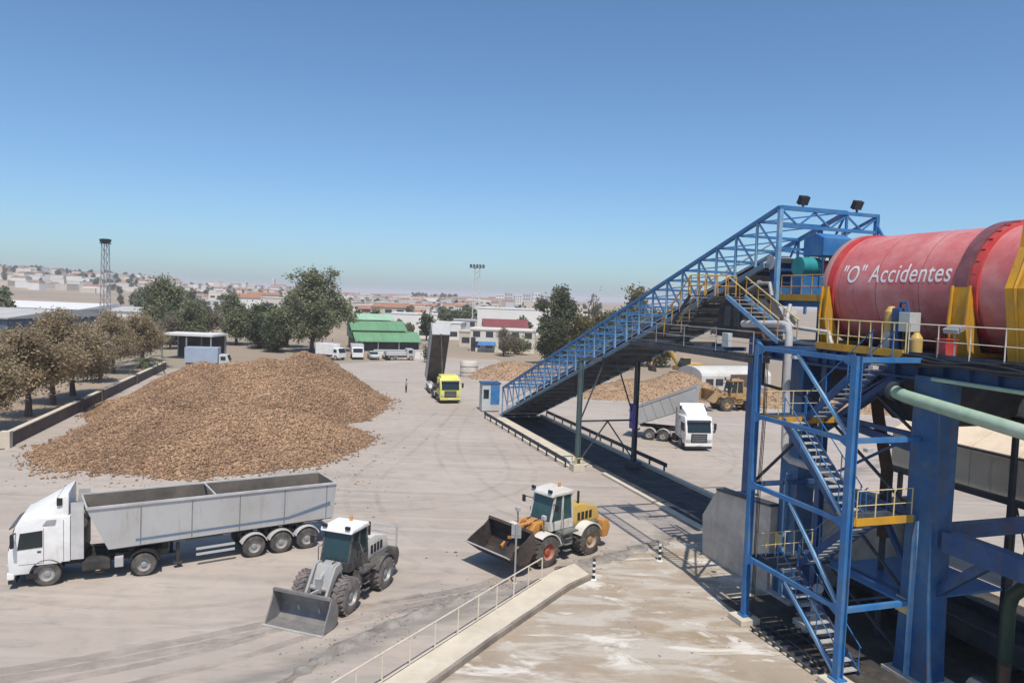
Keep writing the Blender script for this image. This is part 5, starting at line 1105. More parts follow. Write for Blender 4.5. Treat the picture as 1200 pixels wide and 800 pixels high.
MT['glass_dark'] = mat('dark cab glass', (0.022, 0.045, 0.05), 0.1, 0.2, 1, spec=0.5)
MT['rim_tan'] = mat('dusty tan rim', (0.36, 0.24, 0.15), 0.7, 0.2, 4, dirt=DUST)
def loader(label, loc, heading, S, paint, hood, cabm, frame, bucket, tyre='tyre', rim='rim', arm=3.0, lift=0.25, curl=0.0, bw=2.75, glass='glass_teal', roofm='white', guard=False, group=None, white_arch=False, rim2=None, bs=1.0, front_arch=True, lamps=True):
    t = thing('wheel_loader', label, 'wheel loader', loc, heading, group); X = Matrix.Scale(S, 4)
    B = lambda b, n_, m_, p=t, **k: b.xf(X).build(n_, m_, p, **k)
    wb = 1.55; r = .78
    for x in (wb, -wb):
        for y in (-1, 1): wheel(t, x * S, y * 1.03 * S, r * S, r * S, .62 * S, tyre, rim if x > 0 or not rim2 else rim2, True, rr=.52)
    for x in (wb, -wb): B(MB().cyl((x, -.9, r), (x, .9, r), .2, n=12), 'axle', frame)
    # rear body, hood, counterweight
    rb_ = B(MB().prism([(-.4, .75), (-.4, 1.55), (-2.7, 1.5), (-2.9, 1.2), (-2.9, .75)], -.75, .75), 'rear_frame', frame, bevel=.04)
    hdp = B(MB().prism([(-.75, 1.5), (-.75, 2.5), (-1.6, 2.52), (-2.75, 2.2), (-2.95, 1.6), (-2.9, 1.5)], -.62, .62), 'engine_hood', hood, bevel=.1, smooth=True)
    for y in (-1, 1):
        for k in range(4): B(MB().box(-2.3 + k * .3, -2.1 + k * .3, y * .625 - .01, y * .625 + .01, 1.7, 2.1), 'louvre', 'black', hdp)
    B(MB().prism([(-2.75, .6), (-2.75, 1.55), (-3.25, 1.5), (-3.4, 1.1), (-3.2, .6)], -1.05, 1.05), 'counterweight', frame if guard else paint, bevel=.1, smooth=True)
    for y in (-1, 1): B(MB().box(-3.36, -3.30, y * .8 - .14, y * .8 + .14, 1.2, 1.4), 'tail_light', 'red_bright')
    B(MB().cyl((-1.5, .35, 2.45), (-1.5, .35, 3.15), .065, n=10), 'exhaust', 'black')
    B(MB().cyl((-1.25, -.3, 2.45), (-1.25, -.3, 2.85), .12, n=12), 'air_intake', 'black')
    if guard:
        g_ = MB()
        for y in (-.85, .85): g_.beam((-3.35, y, 1.3), (-3.35, y, 2.45), .07)
        for z in (1.4, 1.75, 2.1, 2.42): g_.beam((-3.35, -.85, z), (-3.35, .85, z), .06)
        B(g_, 'rear_guard', 'pipe_white')
    # cab
    cz = 1.55
    c_ = B(MB().prism([(-.65, cz), (.85, cz), (.95, 1.95), (.62, 3.25), (-.55, 3.25), (-.68, 2.2)], -.72, .72), 'cab_glass', glass, bevel=.03)
    pill = ((.90, 1.95, .60, 3.26), (-.68, 2.0, -.56, 3.26), (.1, 1.6, .06, 3.26))
    for y in (-1, 1):
        for a, b, c, d in pill: B(MB().beam((a, y * .72, b), (c, y * .72, d), .09), 'pillar', cabm, c_)
        B(MB().prism([(-.70, cz - .02), (.9, cz - .02), (.98, 1.98), (-.72, 1.98)], y * .72 - .02, y * .74 + .02 * y), 'cab_sill', cabm, c_)
        B(MB().beam((.75, y * .75, 2.9), (.95, y * 1.15, 2.95), .035), 'mirror_arm', 'black', c_)
        B(MB().box(.92, 1.0, y * 1.2 - .1, y * 1.2 + .1, 2.65, 3.0), 'mirror', 'black', c_, bevel=.02)
    B(MB().box(.88, .97, -.70, .70, cz, 1.98), 'cab_front', cabm, c_)
    B(MB().beam((.60, -.7, 3.2), (.60, .7, 3.2), .1), 'header', cabm, c_)
    B(MB().prism([(.9, 3.26), (.82, 3.44), (-.62, 3.48), (-.75, 3.26)], -.84, .84), 'cab_roof', roofm, c_, bevel=.06)
    for y in (-.6, .6): B(MB().box(.8, .92, y - .12, y + .12, 3.46, 3.6), 'work_light', 'black', c_, bevel=.02)
    B(MB().cyl((-.4, 0, 3.47), (-.4, 0, 3.68), .08, n=12), 'beacon', 'orange', c_)
    # fenders, steps
    for y in (-1, 1):
        fm = 'loader_white' if white_arch else frame
        if front_arch: arch(wb, r, r + .08, (-1.35 if y < 0 else .74), (-.74 if y < 0 else 1.35), .05, 55, 165).xf(X).build('mudguard', fm, t)
        arch(-wb, r, r + .08, (-1.35 if y < 0 else .74), (-.74 if y < 0 else 1.35), .05, 25, 150).xf(X).build('mudguard', fm, t)
        B(MB().box(-.6, .5, y * 1.0 - .28, y * 1.0 + .28, 1.42, 1.5), 'platform', frame)
        for k in range(3): B(MB().box(-.2, .25, y * 1.12 - .1, y * 1.12 + .1, .5 + k * .32, .54 + k * .32), 'step', frame)
        B(MB().box(-.45, .5, y * .85 - .2, y * .85 + .2, .75, 1.42), 'side_tank', frame, bevel=.04)
        B(MB().tube([(.45, y * 1.2, 1.45), (.45, y * 1.2, 2.3), (.05, y * .78, 2.6)], .025, 6), 'grab_rail', frame)
    # front frame and arms
    B(MB().prism([(.5, .75), (2.0, .65), (2.1, 1.2), (1.7, 2.05), (1.1, 2.05), (.9, 1.4), (.5, 1.3)], -.42, .42), 'front_frame', paint, bevel=.05)
    bx_ = arm; bz = lift + .42
    for y in (-1, 1):
        B(MB().prism([(1.15, 1.75), (1.3, 2.08), (1.75, 2.02), (bx_ - .35, bz + .42), (bx_ + .12, bz + .10), (bx_ + .05, bz - .14), (bx_ - .45, bz + .1), (1.6, 1.58)], y * .52 - .06, y * .52 + .06), 'lift_arm', paint, bevel=.02)
        B(MB().cyl((1.0, y * .5, 1.05), (bx_ - .75, y * .5, bz + .55), .075, n=10), 'lift_ram', 'post_grey')
        if not lamps: continue
        B(MB().beam((1.55, y * .95, 1.7), (1.6, y * .95, 2.35), .05), 'lamp_bracket', frame)
        B(MB().box(1.5, 1.68, y * .95 - .12, y * .95 + .12, 2.3, 2.52), 'headlight', 'pipe_white', bevel=.03)
    B(MB().prism([(bx_ - .85, bz + .75), (bx_ - .7, bz + 1.15), (bx_ - .55, bz + 1.1), (bx_ - .6, bz + .45)], -.14, .14), 'tilt_lever', paint)
    B(MB().cyl((1.35, 0, 1.95), (bx_ - .68, 0, bz + 1.08), .09, n=12), 'tilt_ram', paint)
    B(MB().beam((bx_ - .62, 0, bz + .55), (bx_ + .1, 0, bz + .62), .12), 'link', paint)
    B(MB().cyl((bx_ - .75, -.5, bz + .62), (bx_ - .75, .5, bz + .62), .12, n=12), 'cross_tube', paint)
    for y in (-.25, .25):   # hydraulic hoses
        B(MB().tube([(.85, y, 1.5), (1.15, y * 1.3, 2.15), (1.5, y, 2.1), (bx_ - .9, y * .8, bz + 1.0)], .025, 6), 'hose', 'black')
    for y in (-1, 1): B(MB().box(1.2, 1.5, y * .43 - .012, y * .43 + .012, 1.2, 1.6), 'warning_decal', 'loader_yellow' if paint != 'orange' else 'black')
    # bucket (curled about the pin)
    Q = Matrix.Translation((bx_ + .08, 0, bz)) @ Matrix.Rotation(-curl, 4, 'Y') @ Matrix.Diagonal((bs, 1, bs, 1))
    pin = [(1.12, -.42), (.3, -.44), (.08, -.34), (-.03, -.1), (-.02, .25), (.1, .58), (.32, .82), (.5, .88)]
    th = .05; out_ = [(x - (.02 if i < 2 else .05), z - (.05 if i < 3 else 0)) for i, (x, z) in enumerate(pin)]
    b = MB(); h = bw / 2
    for i in range(len(pin) - 1): b.prism([pin[i], pin[i + 1], out_[i + 1], out_[i]], -h, h)
    bk = b.xf(X @ Q).build('bucket', bucket, t)
    for y in (-1, 1):
        poly = [(1.08, -.42)] + pin[1:] + [(.62, .5), (.95, -.1)]
        MB().prism(poly, y * h - .03, y * h + .03).xf(X @ Q).build('side_plate', bucket, bk)
        MB().cyl((-.22, y * .52, -.02), (-.06, y * .52, -.02), .09, n=10).xf(X @ Q).build('hinge', paint, bk)
    MB().box(1.02, 1.24, -h - .04, h + .04, -.47, -.425).xf(X @ Q).build('cutting_edge', 'edge_steel', bk)
    MB().box(.45, .6, -h, h, .82, .93).xf(X @ Q).build('spill_guard', bucket, bk)
    return t
loader('dusty grey wheel loader with white roof and scoured bucket lowered on the ground', (-6.67, 30.5, 0), math.atan2(-.94, -.33), .90, 'loader_grey', 'loader_white', 'loader_dark', 'loader_dark', 'bucket_grey',
       tyre='tyre_dusty', arm=2.8, lift=.06, curl=0.0, bw=2.85, guard=True, white_arch=False, front_arch=False, lamps=False, glass='glass_dark')
loader('orange and grey wheel loader with red front rim and dark curled bucket', (2.35, 36.5, 0), math.atan2(-.67, -.74), .97, 'orange', 'loader_yellow', 'loader_white', 'loader_mid', 'bucket_dark',
       tyre='tyre', rim='rim_red', arm=2.95, lift=.42, curl=R(34), bw=3.1, roofm='loader_white', white_arch=True, rim2='rim_tan', bs=1.22)
loader('large dusty tan wheel loader working by the white cabin beyond the tipping truck', (27.4, 90.0, 0), math.atan2(-.25, -.97), 1.08, 'loader_brown', 'loader_brown', 'loader_brown', 'loader_brown', 'loader_brown',
       tyre='tyre', rim='loader_brown', arm=3.0, lift=.9, curl=R(20), bw=3.0, glass='glass', roofm='loader_brown')

# excavator on the far heap
ex = thing('excavator', 'yellow excavator on the heap behind the tipping white truck', 'excavator', (25.9, 110, 1.6), R(200))
for y in (-1.1, 1.1):
    MB().prism([(-1.9, .1), (-2.1, .5), (-1.8, .9), (1.8, .9), (2.1, .5), (1.9, .1)], y - .3, y + .3).build('track', 'chassis', ex, bevel=.08)
MB().cyl((0, 0, .9), (0, 0, 1.2), .8, n=18).build('turntable', 'chassis', ex)
MB().prism([(-2.4, 1.2), (1.4, 1.2), (1.4, 1.8), (-.2, 2.3), (-2.2, 2.4), (-2.5, 1.9)], -1.3, 1.3).build('upper_body', 'loader_yellow', ex, bevel=.1)
cc = MB().prism([(-.2, 1.8), (1.5, 1.8), (1.4, 2.4), (1.0, 3.1), (-.2, 3.1)], .3, 1.25).build('cab', 'glass', ex, bevel=.06)
MB().box(-.25, 1.05, .25, 1.3, 3.1, 3.18).build('cab_roof', 'loader_yellow', cc)
MB().tube([(1.0, -.2, 1.9), (2.4, -.2, 4.0), (3.6, -.2, 4.6), (5.2, -.2, 4.0)], [.3, .32, .28, .18], 8).build('boom', 'loader_yellow', ex)
MB().tube([(5.2, -.2, 4.1), (5.6, -.2, 2.0)], [.2, .14], 8).build('stick', 'loader_yellow', ex)
MB().prism([(5.4, 2.1), (5.9, 1.9), (5.7, 1.1), (5.0, 1.0), (5.1, 1.5)], -.8, .4).build('bucket', 'bucket_dark', ex)

# site cabin behind
MT['wall0w'] = mat('dusty white sheeting', (0.60, 0.58, 0.54), .7, .12, .3, dirt=(.45, .41, .36), dirt_amt=.4, rust=(.38, .33, .28), rust_scale=.4)
sc_ = thing('site_cabin', 'long white cabin with rounded roof and brown shutter beyond the tipping truck', 'cabin', (31, 106, 0), R(20))
arcp = [(3.0 * math.cos(R(a)), 2.9 + 1.1 * math.sin(R(a))) for a in range(0, 181, 20)]
MB().prism([(3.0, 0), ] + arcp + [(-3.0, 0)], -6.2, 5.4, 'yz').xf(Matrix.Identity(4)).build('shell', 'wall0w', sc_)
MB().box(-1.5, 1.4, -3.08, -3.01, .3, 3.1).build('shutter', 'wall_brown', sc_)
for k in range(2): MB().box(-5.5 + k * 1.6, -4.3 + k * 1.6, -3.06, -3.01, 1.6, 2.5).build('window', 'pane', sc_)
MB().box(2.4, 4.6, -3.06, -3.01, .9, 2.6).build('panel', 'alu', sc_)
gk = thing('grey_tank', 'squat grey tank beside the raised yellow truck', 'tank', (-6.7, 117.4, 0))
MB().lathe([(0, 1.3), (.1, 1.42), (2.2, 1.42), (2.4, 1.3), (2.45, .2)], (0, 0, 0), 'z', 24).build('shell', 'conc', gk, smooth=True)
for z in (.7, 1.6): MB().lathe([(z, 1.40), (z, 1.47), (z + .08, 1.47), (z + .08, 1.40)], (0, 0, 0), 'z', 24).build('hoop', 'post_grey', gk)

# parked cars and small lorries in front of the green-roofed shed
def car(label, loc, rz, paint, group='vehicles parked by the green shed'):
    t = thing('parked_car', label, 'car', loc, rz, group)
    bd = MB().prism([(2.1, .35), (2.15, .7), (1.9, .85), (1.0, .95), (-1.7, .98), (-2.1, .85), (-2.1, .35)], -.86, .86).build('body', paint, t, bevel=.08, smooth=True)
    g_ = MB().prism([(1.0, .93), (.4, 1.4), (-1.0, 1.42), (-1.7, .97)], -.74, .74).build('window_band', 'glass', bd, bevel=.05)
    MB().prism([(.4, 1.40), (.3, 1.46), (-.9, 1.47), (-1.0, 1.41)], -.72, .72).build('roof', paint, bd)
    for x in (1.3, -1.3):
        for y in (-.8, .8): wheel(t, x, y, .32, .32, .2)
    for y in (-.6, .6):
        MB().box(2.1, 2.17, y - .18, y + .18, .6, .74).build('headlight', 'pipe_white', bd)
def van(label, loc, rz, paint, L_=6.5, H_=3.0, boxm=None, group='vehicles parked by the green shed', cat='truck'):
    t = thing('parked_truck', label, cat, loc, rz, group)
    cb2 = MB().prism([(2.2, .4), (2.25, 1.3), (1.9, 2.2), (.7, 2.25), (.7, .4)], -1.05, 1.05).build('cab', paint, t, bevel=.08)
    MB().add([(2.255, -.9, 1.35), (2.255, .9, 1.35), (1.96, .9, 2.12), (1.96, -.9, 2.12)], [(0, 1, 2, 3)]).xf(Matrix.Translation((.02, 0, 0))).build('windscreen', 'glass', cb2)
    for y in (-1, 1): MB().box(1.0, 1.75, y * 1.055 - .01, y * 1.055 + .01, 1.35, 1.95).build('side_window', 'glass', cb2)
    MB().box(2.2 - L_, .6, -1.2, 1.2, .9, H_).build('cargo_box', boxm or paint, t, bevel=.04)
    MB().box(2.2 - L_, 1.9, -.4, .4, .5, .88).build('chassis', 'chassis', t)
    for x in (1.5, 3.3 - L_):
        for y in (-.95, .95): wheel(t, x, y, .45, .45, .28)
van('white box lorry parked at the left of the row by the green shed', (-33.5, 138.5, 0), R(-28), 'white', 5.5, 2.9)
van('white lorry with grey box in the row before the green shed', (-29.6, 141.5, 0), R(-75), 'white', 6, 2.7, 'alu')
car('grey car parked second from the right before the green shed', (-26.6, 142.0, 0), R(-70), 'tank_grey')
car('white car parked at the right end of the row before the green shed', (-23.6, 142.6, 0), R(-60), 'white')
van('white flatbed lorry with dark wheels right of the parked lorries', (-21.0, 142.0, 0), R(20), 'alu', 5.5, 1.6, 'alu')
van('pale blue box trailer lorry parked behind the left end of the mound', (-46.6, 116, 0), R(10), 'tank_grey', 6.5, 3.3, 'boxblue', 'vehicles behind the mound') if MT.setdefault('boxblue', mat('pale blue sheet', (0.32, 0.38, 0.47), 0.5, 0.08, .8)) else None

# a person standing on the yard by the raised yellow truck
ps = thing('person', 'person in dark clothes and pale shirt standing on the yard left of the yellow truck', 'person', (-13.44, 95.0, 0), R(200))
def skin(name, verts, edges, radii, m_, parent, root=0):
    me = bpy.data.meshes.new(name); me.from_pydata(verts, edges, []); o = bpy.data.objects.new(name, me); C.objects.link(o)
    md = o.modifiers.new('skin', 'SKIN'); me.skin_vertices.new() if not me.skin_vertices else None
    for k, r_ in enumerate(radii):
        me.skin_vertices[0].data[k].radius = (r_, r_) if not isinstance(r_, tuple) else r_; me.skin_vertices[0].data[k].use_root = (k == root)
    o.modifiers.new('sub', 'SUBSURF').levels = 2; o.modifiers['sub'].render_levels = 2
    dg = bpy.context.evaluated_depsgraph_get(); nm = bpy.data.meshes.new_from_object(o.evaluated_get(dg)); bpy.data.objects.remove(o)
    nm.materials.clear(); nm.materials.append(MT[m_]); nm.polygons.foreach_set('use_smooth', [True] * len(nm.polygons))
    q = bpy.data.objects.new(name, nm); C.objects.link(q); q.parent = parent; return q
MT['skin'] = mat('skin', (0.42, 0.25, 0.17), 0.6, 0.08); MT['cloth_dark'] = mat('dark work cloth', (0.03, 0.035, 0.05), 0.9, 0.2); MT['cloth_pale'] = mat('pale shirt cloth', (0.5, 0.5, 0.48), 0.9, 0.1); MT['hair'] = mat('dark hair', (0.03, 0.02, 0.015), 0.8, 0.2)
pv = [(0, 0, .95), (0, 0, 1.2), (0, 0, 1.42), (0, 0, 1.52), (.02, 0, 1.62), (.02, 0, 1.72), (0, .1, .9), (.02, .11, .5), (0, .12, .08), (.14, .13, .04), (0, -.1, .9), (.05, -.11, .5), (-.03, -.12, .08), (.11, -.13, .04),
      (0, .2, 1.4), (-.02, .27, 1.13), (.08, .27, .9), (.12, .27, .8), (0, -.2, 1.4), (-.02, -.27, 1.13), (.08, -.27, .9), (.12, -.27, .8)]
pe = [(0, 1), (1, 2), (2, 3), (3, 4), (4, 5), (0, 6), (6, 7), (7, 8), (8, 9), (0, 10), (10, 11), (11, 12), (12, 13), (2, 14), (14, 15), (15, 16), (16, 17), (2, 18), (18, 19), (19, 20), (20, 21)]
pr = [.14, .13, .14, .055, .095, .09, .09, .06, .045, .04, .09, .06, .045, .04, .06, .045, .035, .04, .06, .045, .035, .04]
bd_ = skin('body', pv, pe, pr, 'skin', ps)
skin('shirt', [pv[0], pv[1], pv[2], pv[14], (-.01, .24, 1.26), pv[18], (-.01, -.24, 1.26)], [(0, 1), (1, 2), (2, 3), (3, 4), (2, 5), (5, 6)], [.155, .15, .16, .085, .07, .085, .07], 'cloth_pale', ps)
skin('trousers', [(0, 0, 1.0), (0, 0, .92), pv[6], pv[7], pv[8], pv[10], pv[11], pv[12]], [(0, 1), (1, 2), (2, 3), (3, 4), (1, 5), (5, 6), (6, 7)], [.15, .15, .11, .085, .07, .11, .085, .07], 'cloth_dark', ps)
MB().lathe([(-.09, .06), (-.02, .105), (.05, .1), (.09, .04)], (.0, 0, 1.73), 'z', 14).build('hair', 'hair', ps, smooth=True)
# ------------------------------------------------------------------ trees
def crown_mesh(blobs, n_clump, per, leaf, seed, spread=.55, hollow=.55):
    g = np.random.default_rng(seed); Vs = []; bl = np.array(blobs, float)
    vol = bl[:, 3] * bl[:, 4] * bl[:, 5]; pick = g.choice(len(bl), n_clump, p=vol / vol.sum())
    d = g.normal(size=(n_clump, 3)); d /= np.linalg.norm(d, axis=1)[:, None]
    rr = hollow + (1 - hollow) * g.random(n_clump) ** .6
    cc = bl[pick, :3] + d * rr[:, None] * bl[pick, 3:6]
    N = n_clump * per
    c = np.repeat(cc, per, 0) + g.normal(size=(N, 3)) * spread * g.uniform(.5, 1.2, (n_clump, 1)).repeat(per, 0)
    a = g.normal(size=(N, 3)); a /= np.linalg.norm(a, axis=1)[:, None]; b = g.normal(size=(N, 3)); b -= a * (a * b).sum(1)[:, None]; b /= np.linalg.norm(b, axis=1)[:, None]
    s = leaf * g.uniform(.6, 1.3, (N, 1)); a = a * s; b = b * s * .55
    V = np.stack([c - a, c - b * .9, c + a, c + b * .9], 1).reshape(-1, 3)
    return V, np.arange(N * 4).reshape(-1, 4)
TREE = {}
def tree(kind, name, label, loc, rz=0, sc=1.0, group=None, cat='tree'):
    blobs, nc, per, leaf, lm, th, tr_, spread = KINDS[kind]
    t = thing(name, label, cat, loc, rz, group); t.scale = (sc, sc, sc)
    if kind not in TREE:
        V, F = crown_mesh(blobs, nc, per, leaf, hash(kind) % 1000 if False else sum(map(ord, kind)), spread)
        o = fast_mesh('crown', V, F, lm, t)
        b = MB(); g = random.Random(len(kind) * 7)
        b.tube([(0, 0, -.1), (.05, .03, th * .5), (.0, .08, th)], [tr_, tr_ * .75, tr_ * .6], 9)
        for (x, y, z, rx, ry, rz_) in blobs:
            p0 = Vector((0, .05, th * g.uniform(.75, 1.0))); p2 = Vector((x, y, z)); p1 = p0.lerp(p2, .5) + Vector((g.uniform(-.3, .3), g.uniform(-.3, .3), .3))
            b.tube([p0, p1, p2], [tr_ * .5, tr_ * .32, tr_ * .1], 6)
            for k in range(3):
                e = p2 + Vector((g.uniform(-1, 1) * rx, g.uniform(-1, 1) * ry, g.uniform(-.2, 1) * rz_)) * .7; b.tube([p1, p1.lerp(e, .6), e], [tr_ * .2, tr_ * .12, tr_ * .04], 5)
        q = b.build('trunk', 'bark', t, smooth=True)
        TREE[kind] = (o.data, q.data)
    else:
        for nm, me in zip(('crown', 'trunk'), TREE[kind]):
            o = bpy.data.objects.new(nm, me); C.objects.link(o); o.parent = t
    return t
def rblobs(seed, h0, h1, w, n, lean=0.0):
    "uneven crown: lobes of many sizes around a few leading boughs"
    g = random.Random(seed); out = []
    for k in range(n):
        u = (k + g.random() * .8) / n; z = h0 + (h1 - h0) * u; env = w * (math.sin(math.pi * min(.98, .18 + .80 * u)) ** .7)
        a = g.uniform(0, 6.28); r_ = env * g.uniform(.15, .75); s_ = w * g.uniform(.26, .5) * (1.05 - .45 * u)
        out.append((math.cos(a) * r_ + lean * u, math.sin(a) * r_, z, s_ * g.uniform(.8, 1.25), s_ * g.uniform(.8, 1.2), s_ * g.uniform(.65, 1.05)))
    return out
KINDS = {
 'dry_a': (rblobs(1, 3.0, 6.9, 3.1, 11), 440, 34, .115, 'leaf_dry', 2.3, .22, .34),
 'dry_b': (rblobs(2, 2.8, 6.4, 3.3, 12), 440, 34, .115, 'leaf_dry', 2.2, .25, .36),
 'dry_c': (rblobs(3, 2.6, 7.4, 2.8, 12, .5), 440, 34, .115, 'leaf_dry', 2.4, .24, .34),
 'dry_d': (rblobs(14, 3.0, 6.2, 3.6, 13, -.4), 440, 34, .115, 'leaf_dry', 2.2, .24, .36),
 'pale': (rblobs(4, 2.2, 6.0, 2.6, 11), 190, 32, .17, 'leaf_pale', 2.0, .2, .4),
 'green_big': (rblobs(26, 4.2, 15.6, 6.0, 22) + [(-2.6, .2, 14.6, 1.3, 1.2, 1.3), (2.9, 0, 14.9, 1.2, 1.3, 1.2), (4.4, .5, 7.0, 2.4, 2.0, 1.8), (-4.9, -.4, 6.2, 2.4, 2.0, 1.9)], 560, 34, .26, 'leaf_green', 3.6, .42, .52),
 'green_mid': (rblobs(6, 2.8, 8.8, 4.0, 15), 360, 34, .24, 'leaf_green', 2.6, .3, .48),
 'green_mid2': (rblobs(16, 2.6, 8.2, 4.3, 16, .8), 360, 34, .24, 'leaf_green', 2.6, .3, .48),
 'dark_mid': (rblobs(7, 2.4, 11.6, 3.9, 18) + [(-2.5, .2, 11.4, 1.2, 1.2, 1.1), (1.2, .3, 13.2, 1.5, 1.4, 1.6), (2.6, 0, 10.4, 1.5, 1.4, 1.8)], 500, 36, .24, 'leaf_dark', 2.2, .38, .45),
 'dark_round': (rblobs(8, 2.2, 7.4, 4.0, 14), 320, 32, .25, 'leaf_dark', 2.2, .28, .48),
 'olive': (rblobs(9, 1.6, 6.2, 3.0, 12), 200, 32, .24, 'leaf_olive', 1.6, .2, .45),
 'sparse': (rblobs(10, 5.0, 8.6, 2.0, 8), 60, 24, .22, 'leaf_olive', 4.0, .22, .4),
 'bare': (rblobs(11, 4.4, 8.0, 1.2, 7), 10, 10, .15, 'leaf_pale', 4.0, .18, .4),
 'far_a': (rblobs(12, 2.2, 5.8, 3.0, 9), 100, 14, .5, 'leaf_dark', 1.6, .25, .5),
 'far_b': (rblobs(13, 2.4, 6.6, 2.3, 9), 90, 14, .45, 'leaf_green', 2.0, .25, .45),
 'bush': (rblobs(15, .6, 2.0, 1.6, 7), 90, 28, .14, 'leaf_green', .4, .1, .28),
}
G1 = 'dry brown trees along the low wall'
for k, (x, y, kd, sc, lab) in enumerate((
    (-43.4, 61.5, 'dry_a', 1.05, 'dry brown tree at the left edge by the end of the low wall'),
    (-45.6, 69.5, 'dry_b', 1.25, 'second dry brown tree from the left edge along the low wall'),
    (-47.6, 76.5, 'dry_c', 1.28, 'tallest dry brown tree, third from the left edge along the low wall'),
    (-49.4, 83.0, 'dry_d', 1.28, 'fourth dry brown tree along the low wall, before the light tower'),
    (-53.0, 95.0, 'pale', 1.0, 'greyish small tree right below the light tower'),
    (-57.0, 105.5, 'dry_c', 1.15, 'brown tree right of the light tower'),
    (-56.5, 112.5, 'dry_d', 1.28, 'farthest brown tree of the row right of the light tower'))):
    tree(kd, 'dry_tree', lab, (x, y, 0), R(50 * k + 20), sc, G1).scale = (sc * 1.16, sc * 1.12, sc * .97)
tree('pale', 'dry_tree', 'small grey leafless-looking tree left of the white canopy', (-62, 124, 0), R(10), 1.1)
tree('green_mid', 'green_tree', 'bushy green tree with olive top left of the white canopy', (-79, 166, 0), 0, 1.45)
tree('dark_round', 'green_tree', 'dark green tree below the bushy one, behind the white canopy', (-74, 160, 0), R(70), 1.05)
tree('green_mid2', 'green_tree', 'wide green tree in the middle of the left tree group', (-62, 166, 0), R(140), 1.25)
tree('dark_round', 'green_tree', 'dark green tree left of the tall one behind the mound', (-54, 158, 0), R(33), 1.2)
tree('dark_round', 'green_tree', 'low dark green tree right behind the crest of the mound', (-48, 150, 0), R(200), .95)
tree('green_big', 'green_tree', 'tallest spreading green tree behind the mound, left of the green shed', (-41.5, 153, 0), R(10), 1.06).scale = (1.28, 1.2, 1.06)
tree('dark_mid', 'green_tree', 'tall dark green tree left of the conveyor', (8.2, 143, 0), R(35), 1.02).scale = (1.15, 1.1, 1.02)
tree('olive', 'scrub_tree', 'olive scrub tree directly right of the tall dark tree', (13.5, 146, 0), 0, 1.35, 'olive scrub behind the conveyor')
tree('olive', 'scrub_tree', 'brownish scrub tree behind the middle of the gallery', (18.5, 150, 0), R(80), 1.45, 'olive scrub behind the conveyor')
tree('dark_round', 'scrub_tree', 'green scrub tree half hidden by the gallery rails', (24, 152, 0), R(150), 1.2, 'olive scrub behind the conveyor')
tree('green_mid', 'green_tree', 'yellowish green tree filling the gap between the wide tree and the mound', (-66, 152, 0), R(77), 1.0)
tree('green_mid2', 'green_tree', 'green tree hiding the left flank of the tallest tree', (-50, 164, 0), R(12), 1.25)
tree('pale', 'dry_tree', 'grey bushy tree between the bushy tree and the wide tree at left', (-71, 170, 0), R(120), 1.5)
tree('pale', 'dry_tree', 'grey thicket tree behind the white canopy', (-68.5, 148, 0), R(220), 1.15)
tree('olive', 'scrub_tree', 'tall olive scrub tree just left of the bare tree', (11.6, 156, 0), R(200), 1.7, 'olive scrub behind the conveyor')
tree('dark_round', 'scrub_tree', 'dark green scrub between the bare tree and the pale thin-crowned one', (20.5, 158, 0), R(20), 1.25, 'olive scrub behind the conveyor')
tree('olive', 'scrub_tree', 'yellowish scrub right behind the upper gallery rails', (28.5, 146, 0), R(300), 1.6, 'olive scrub behind the conveyor')
tree('bare', 'bare_tree', 'nearly bare thin tree sticking up behind the gallery', (15.6, 150, 0), 0, 1.85)
tree('sparse', 'sparse_tree', 'pale thin-crowned tree at the top of the gallery slope', (22.6, 138, 0), R(25), 1.75)
tree('sparse', 'sparse_tree', 'small thin-crowned tree left of the pale one behind the gallery', (27.0, 160, 0), R(125), 1.5)
tree('far_b', 'green_tree', 'dark green tree standing alone at the left edge behind the blue-grey shed', (-116, 168, 0), 0, 1.55)
tree('bush', 'round_bush', 'round green bush left of the raised tipper body', (-15.4, 138, 0), 0, 1.6, cat='bush')
tree('bush', 'round_bush', 'small bush at the foot of the beige building', (.6, 165, 0), R(60), 2.0, cat='bush')
tree('pale', 'dry_tree', 'greyish round tree in front of the beige building', (-1.8, 160, 0), R(30), .95)
# palm
pm_ = thing('palm_tree', 'small dark palm with drooping fronds beside the brown trees', 'palm', (-51.5, 104, 0))
MB().tube([(0, 0, 0), (.1, 0, 1.0), (.1, .05, 2.2)], [.28, .22, .2], 10).build('trunk', 'bark', pm_, smooth=True)
for k in range(18):
    a = k * 2.4; el = R(60 - (k * 37) % 75); L_ = 2.4
    pts = [Vector((.1 + math.cos(a) * L_ * u * math.cos(el * (1 - u)), .05 + math.sin(a) * L_ * u * math.cos(el * (1 - u)), 2.2 + L_ * u * math.sin(el) - 1.6 * u * u)) for u in (0, .25, .5, .75, 1)]
    fv = []; ff = []; sd_ = Vector((-math.sin(a), math.cos(a), 0))
    for i in range(4):
        for s_ in (-1, 1):
            for j in range(3):
                p = pts[i].lerp(pts[i + 1], j / 3); q = p + sd_ * s_ * .5 * (1 - .12 * i) + Vector((0, 0, -.22)) + (pts[i + 1] - pts[i]) * .4; w_ = (pts[i + 1] - pts[i]) * .12
                b0 = len(fv); fv += [p - w_, p + w_, q]; ff.append((b0, b0 + 1, b0 + 2))
    MB().add(fv, ff).tube(pts, .025, 4).build('frond', 'leaf_dark', pm_)

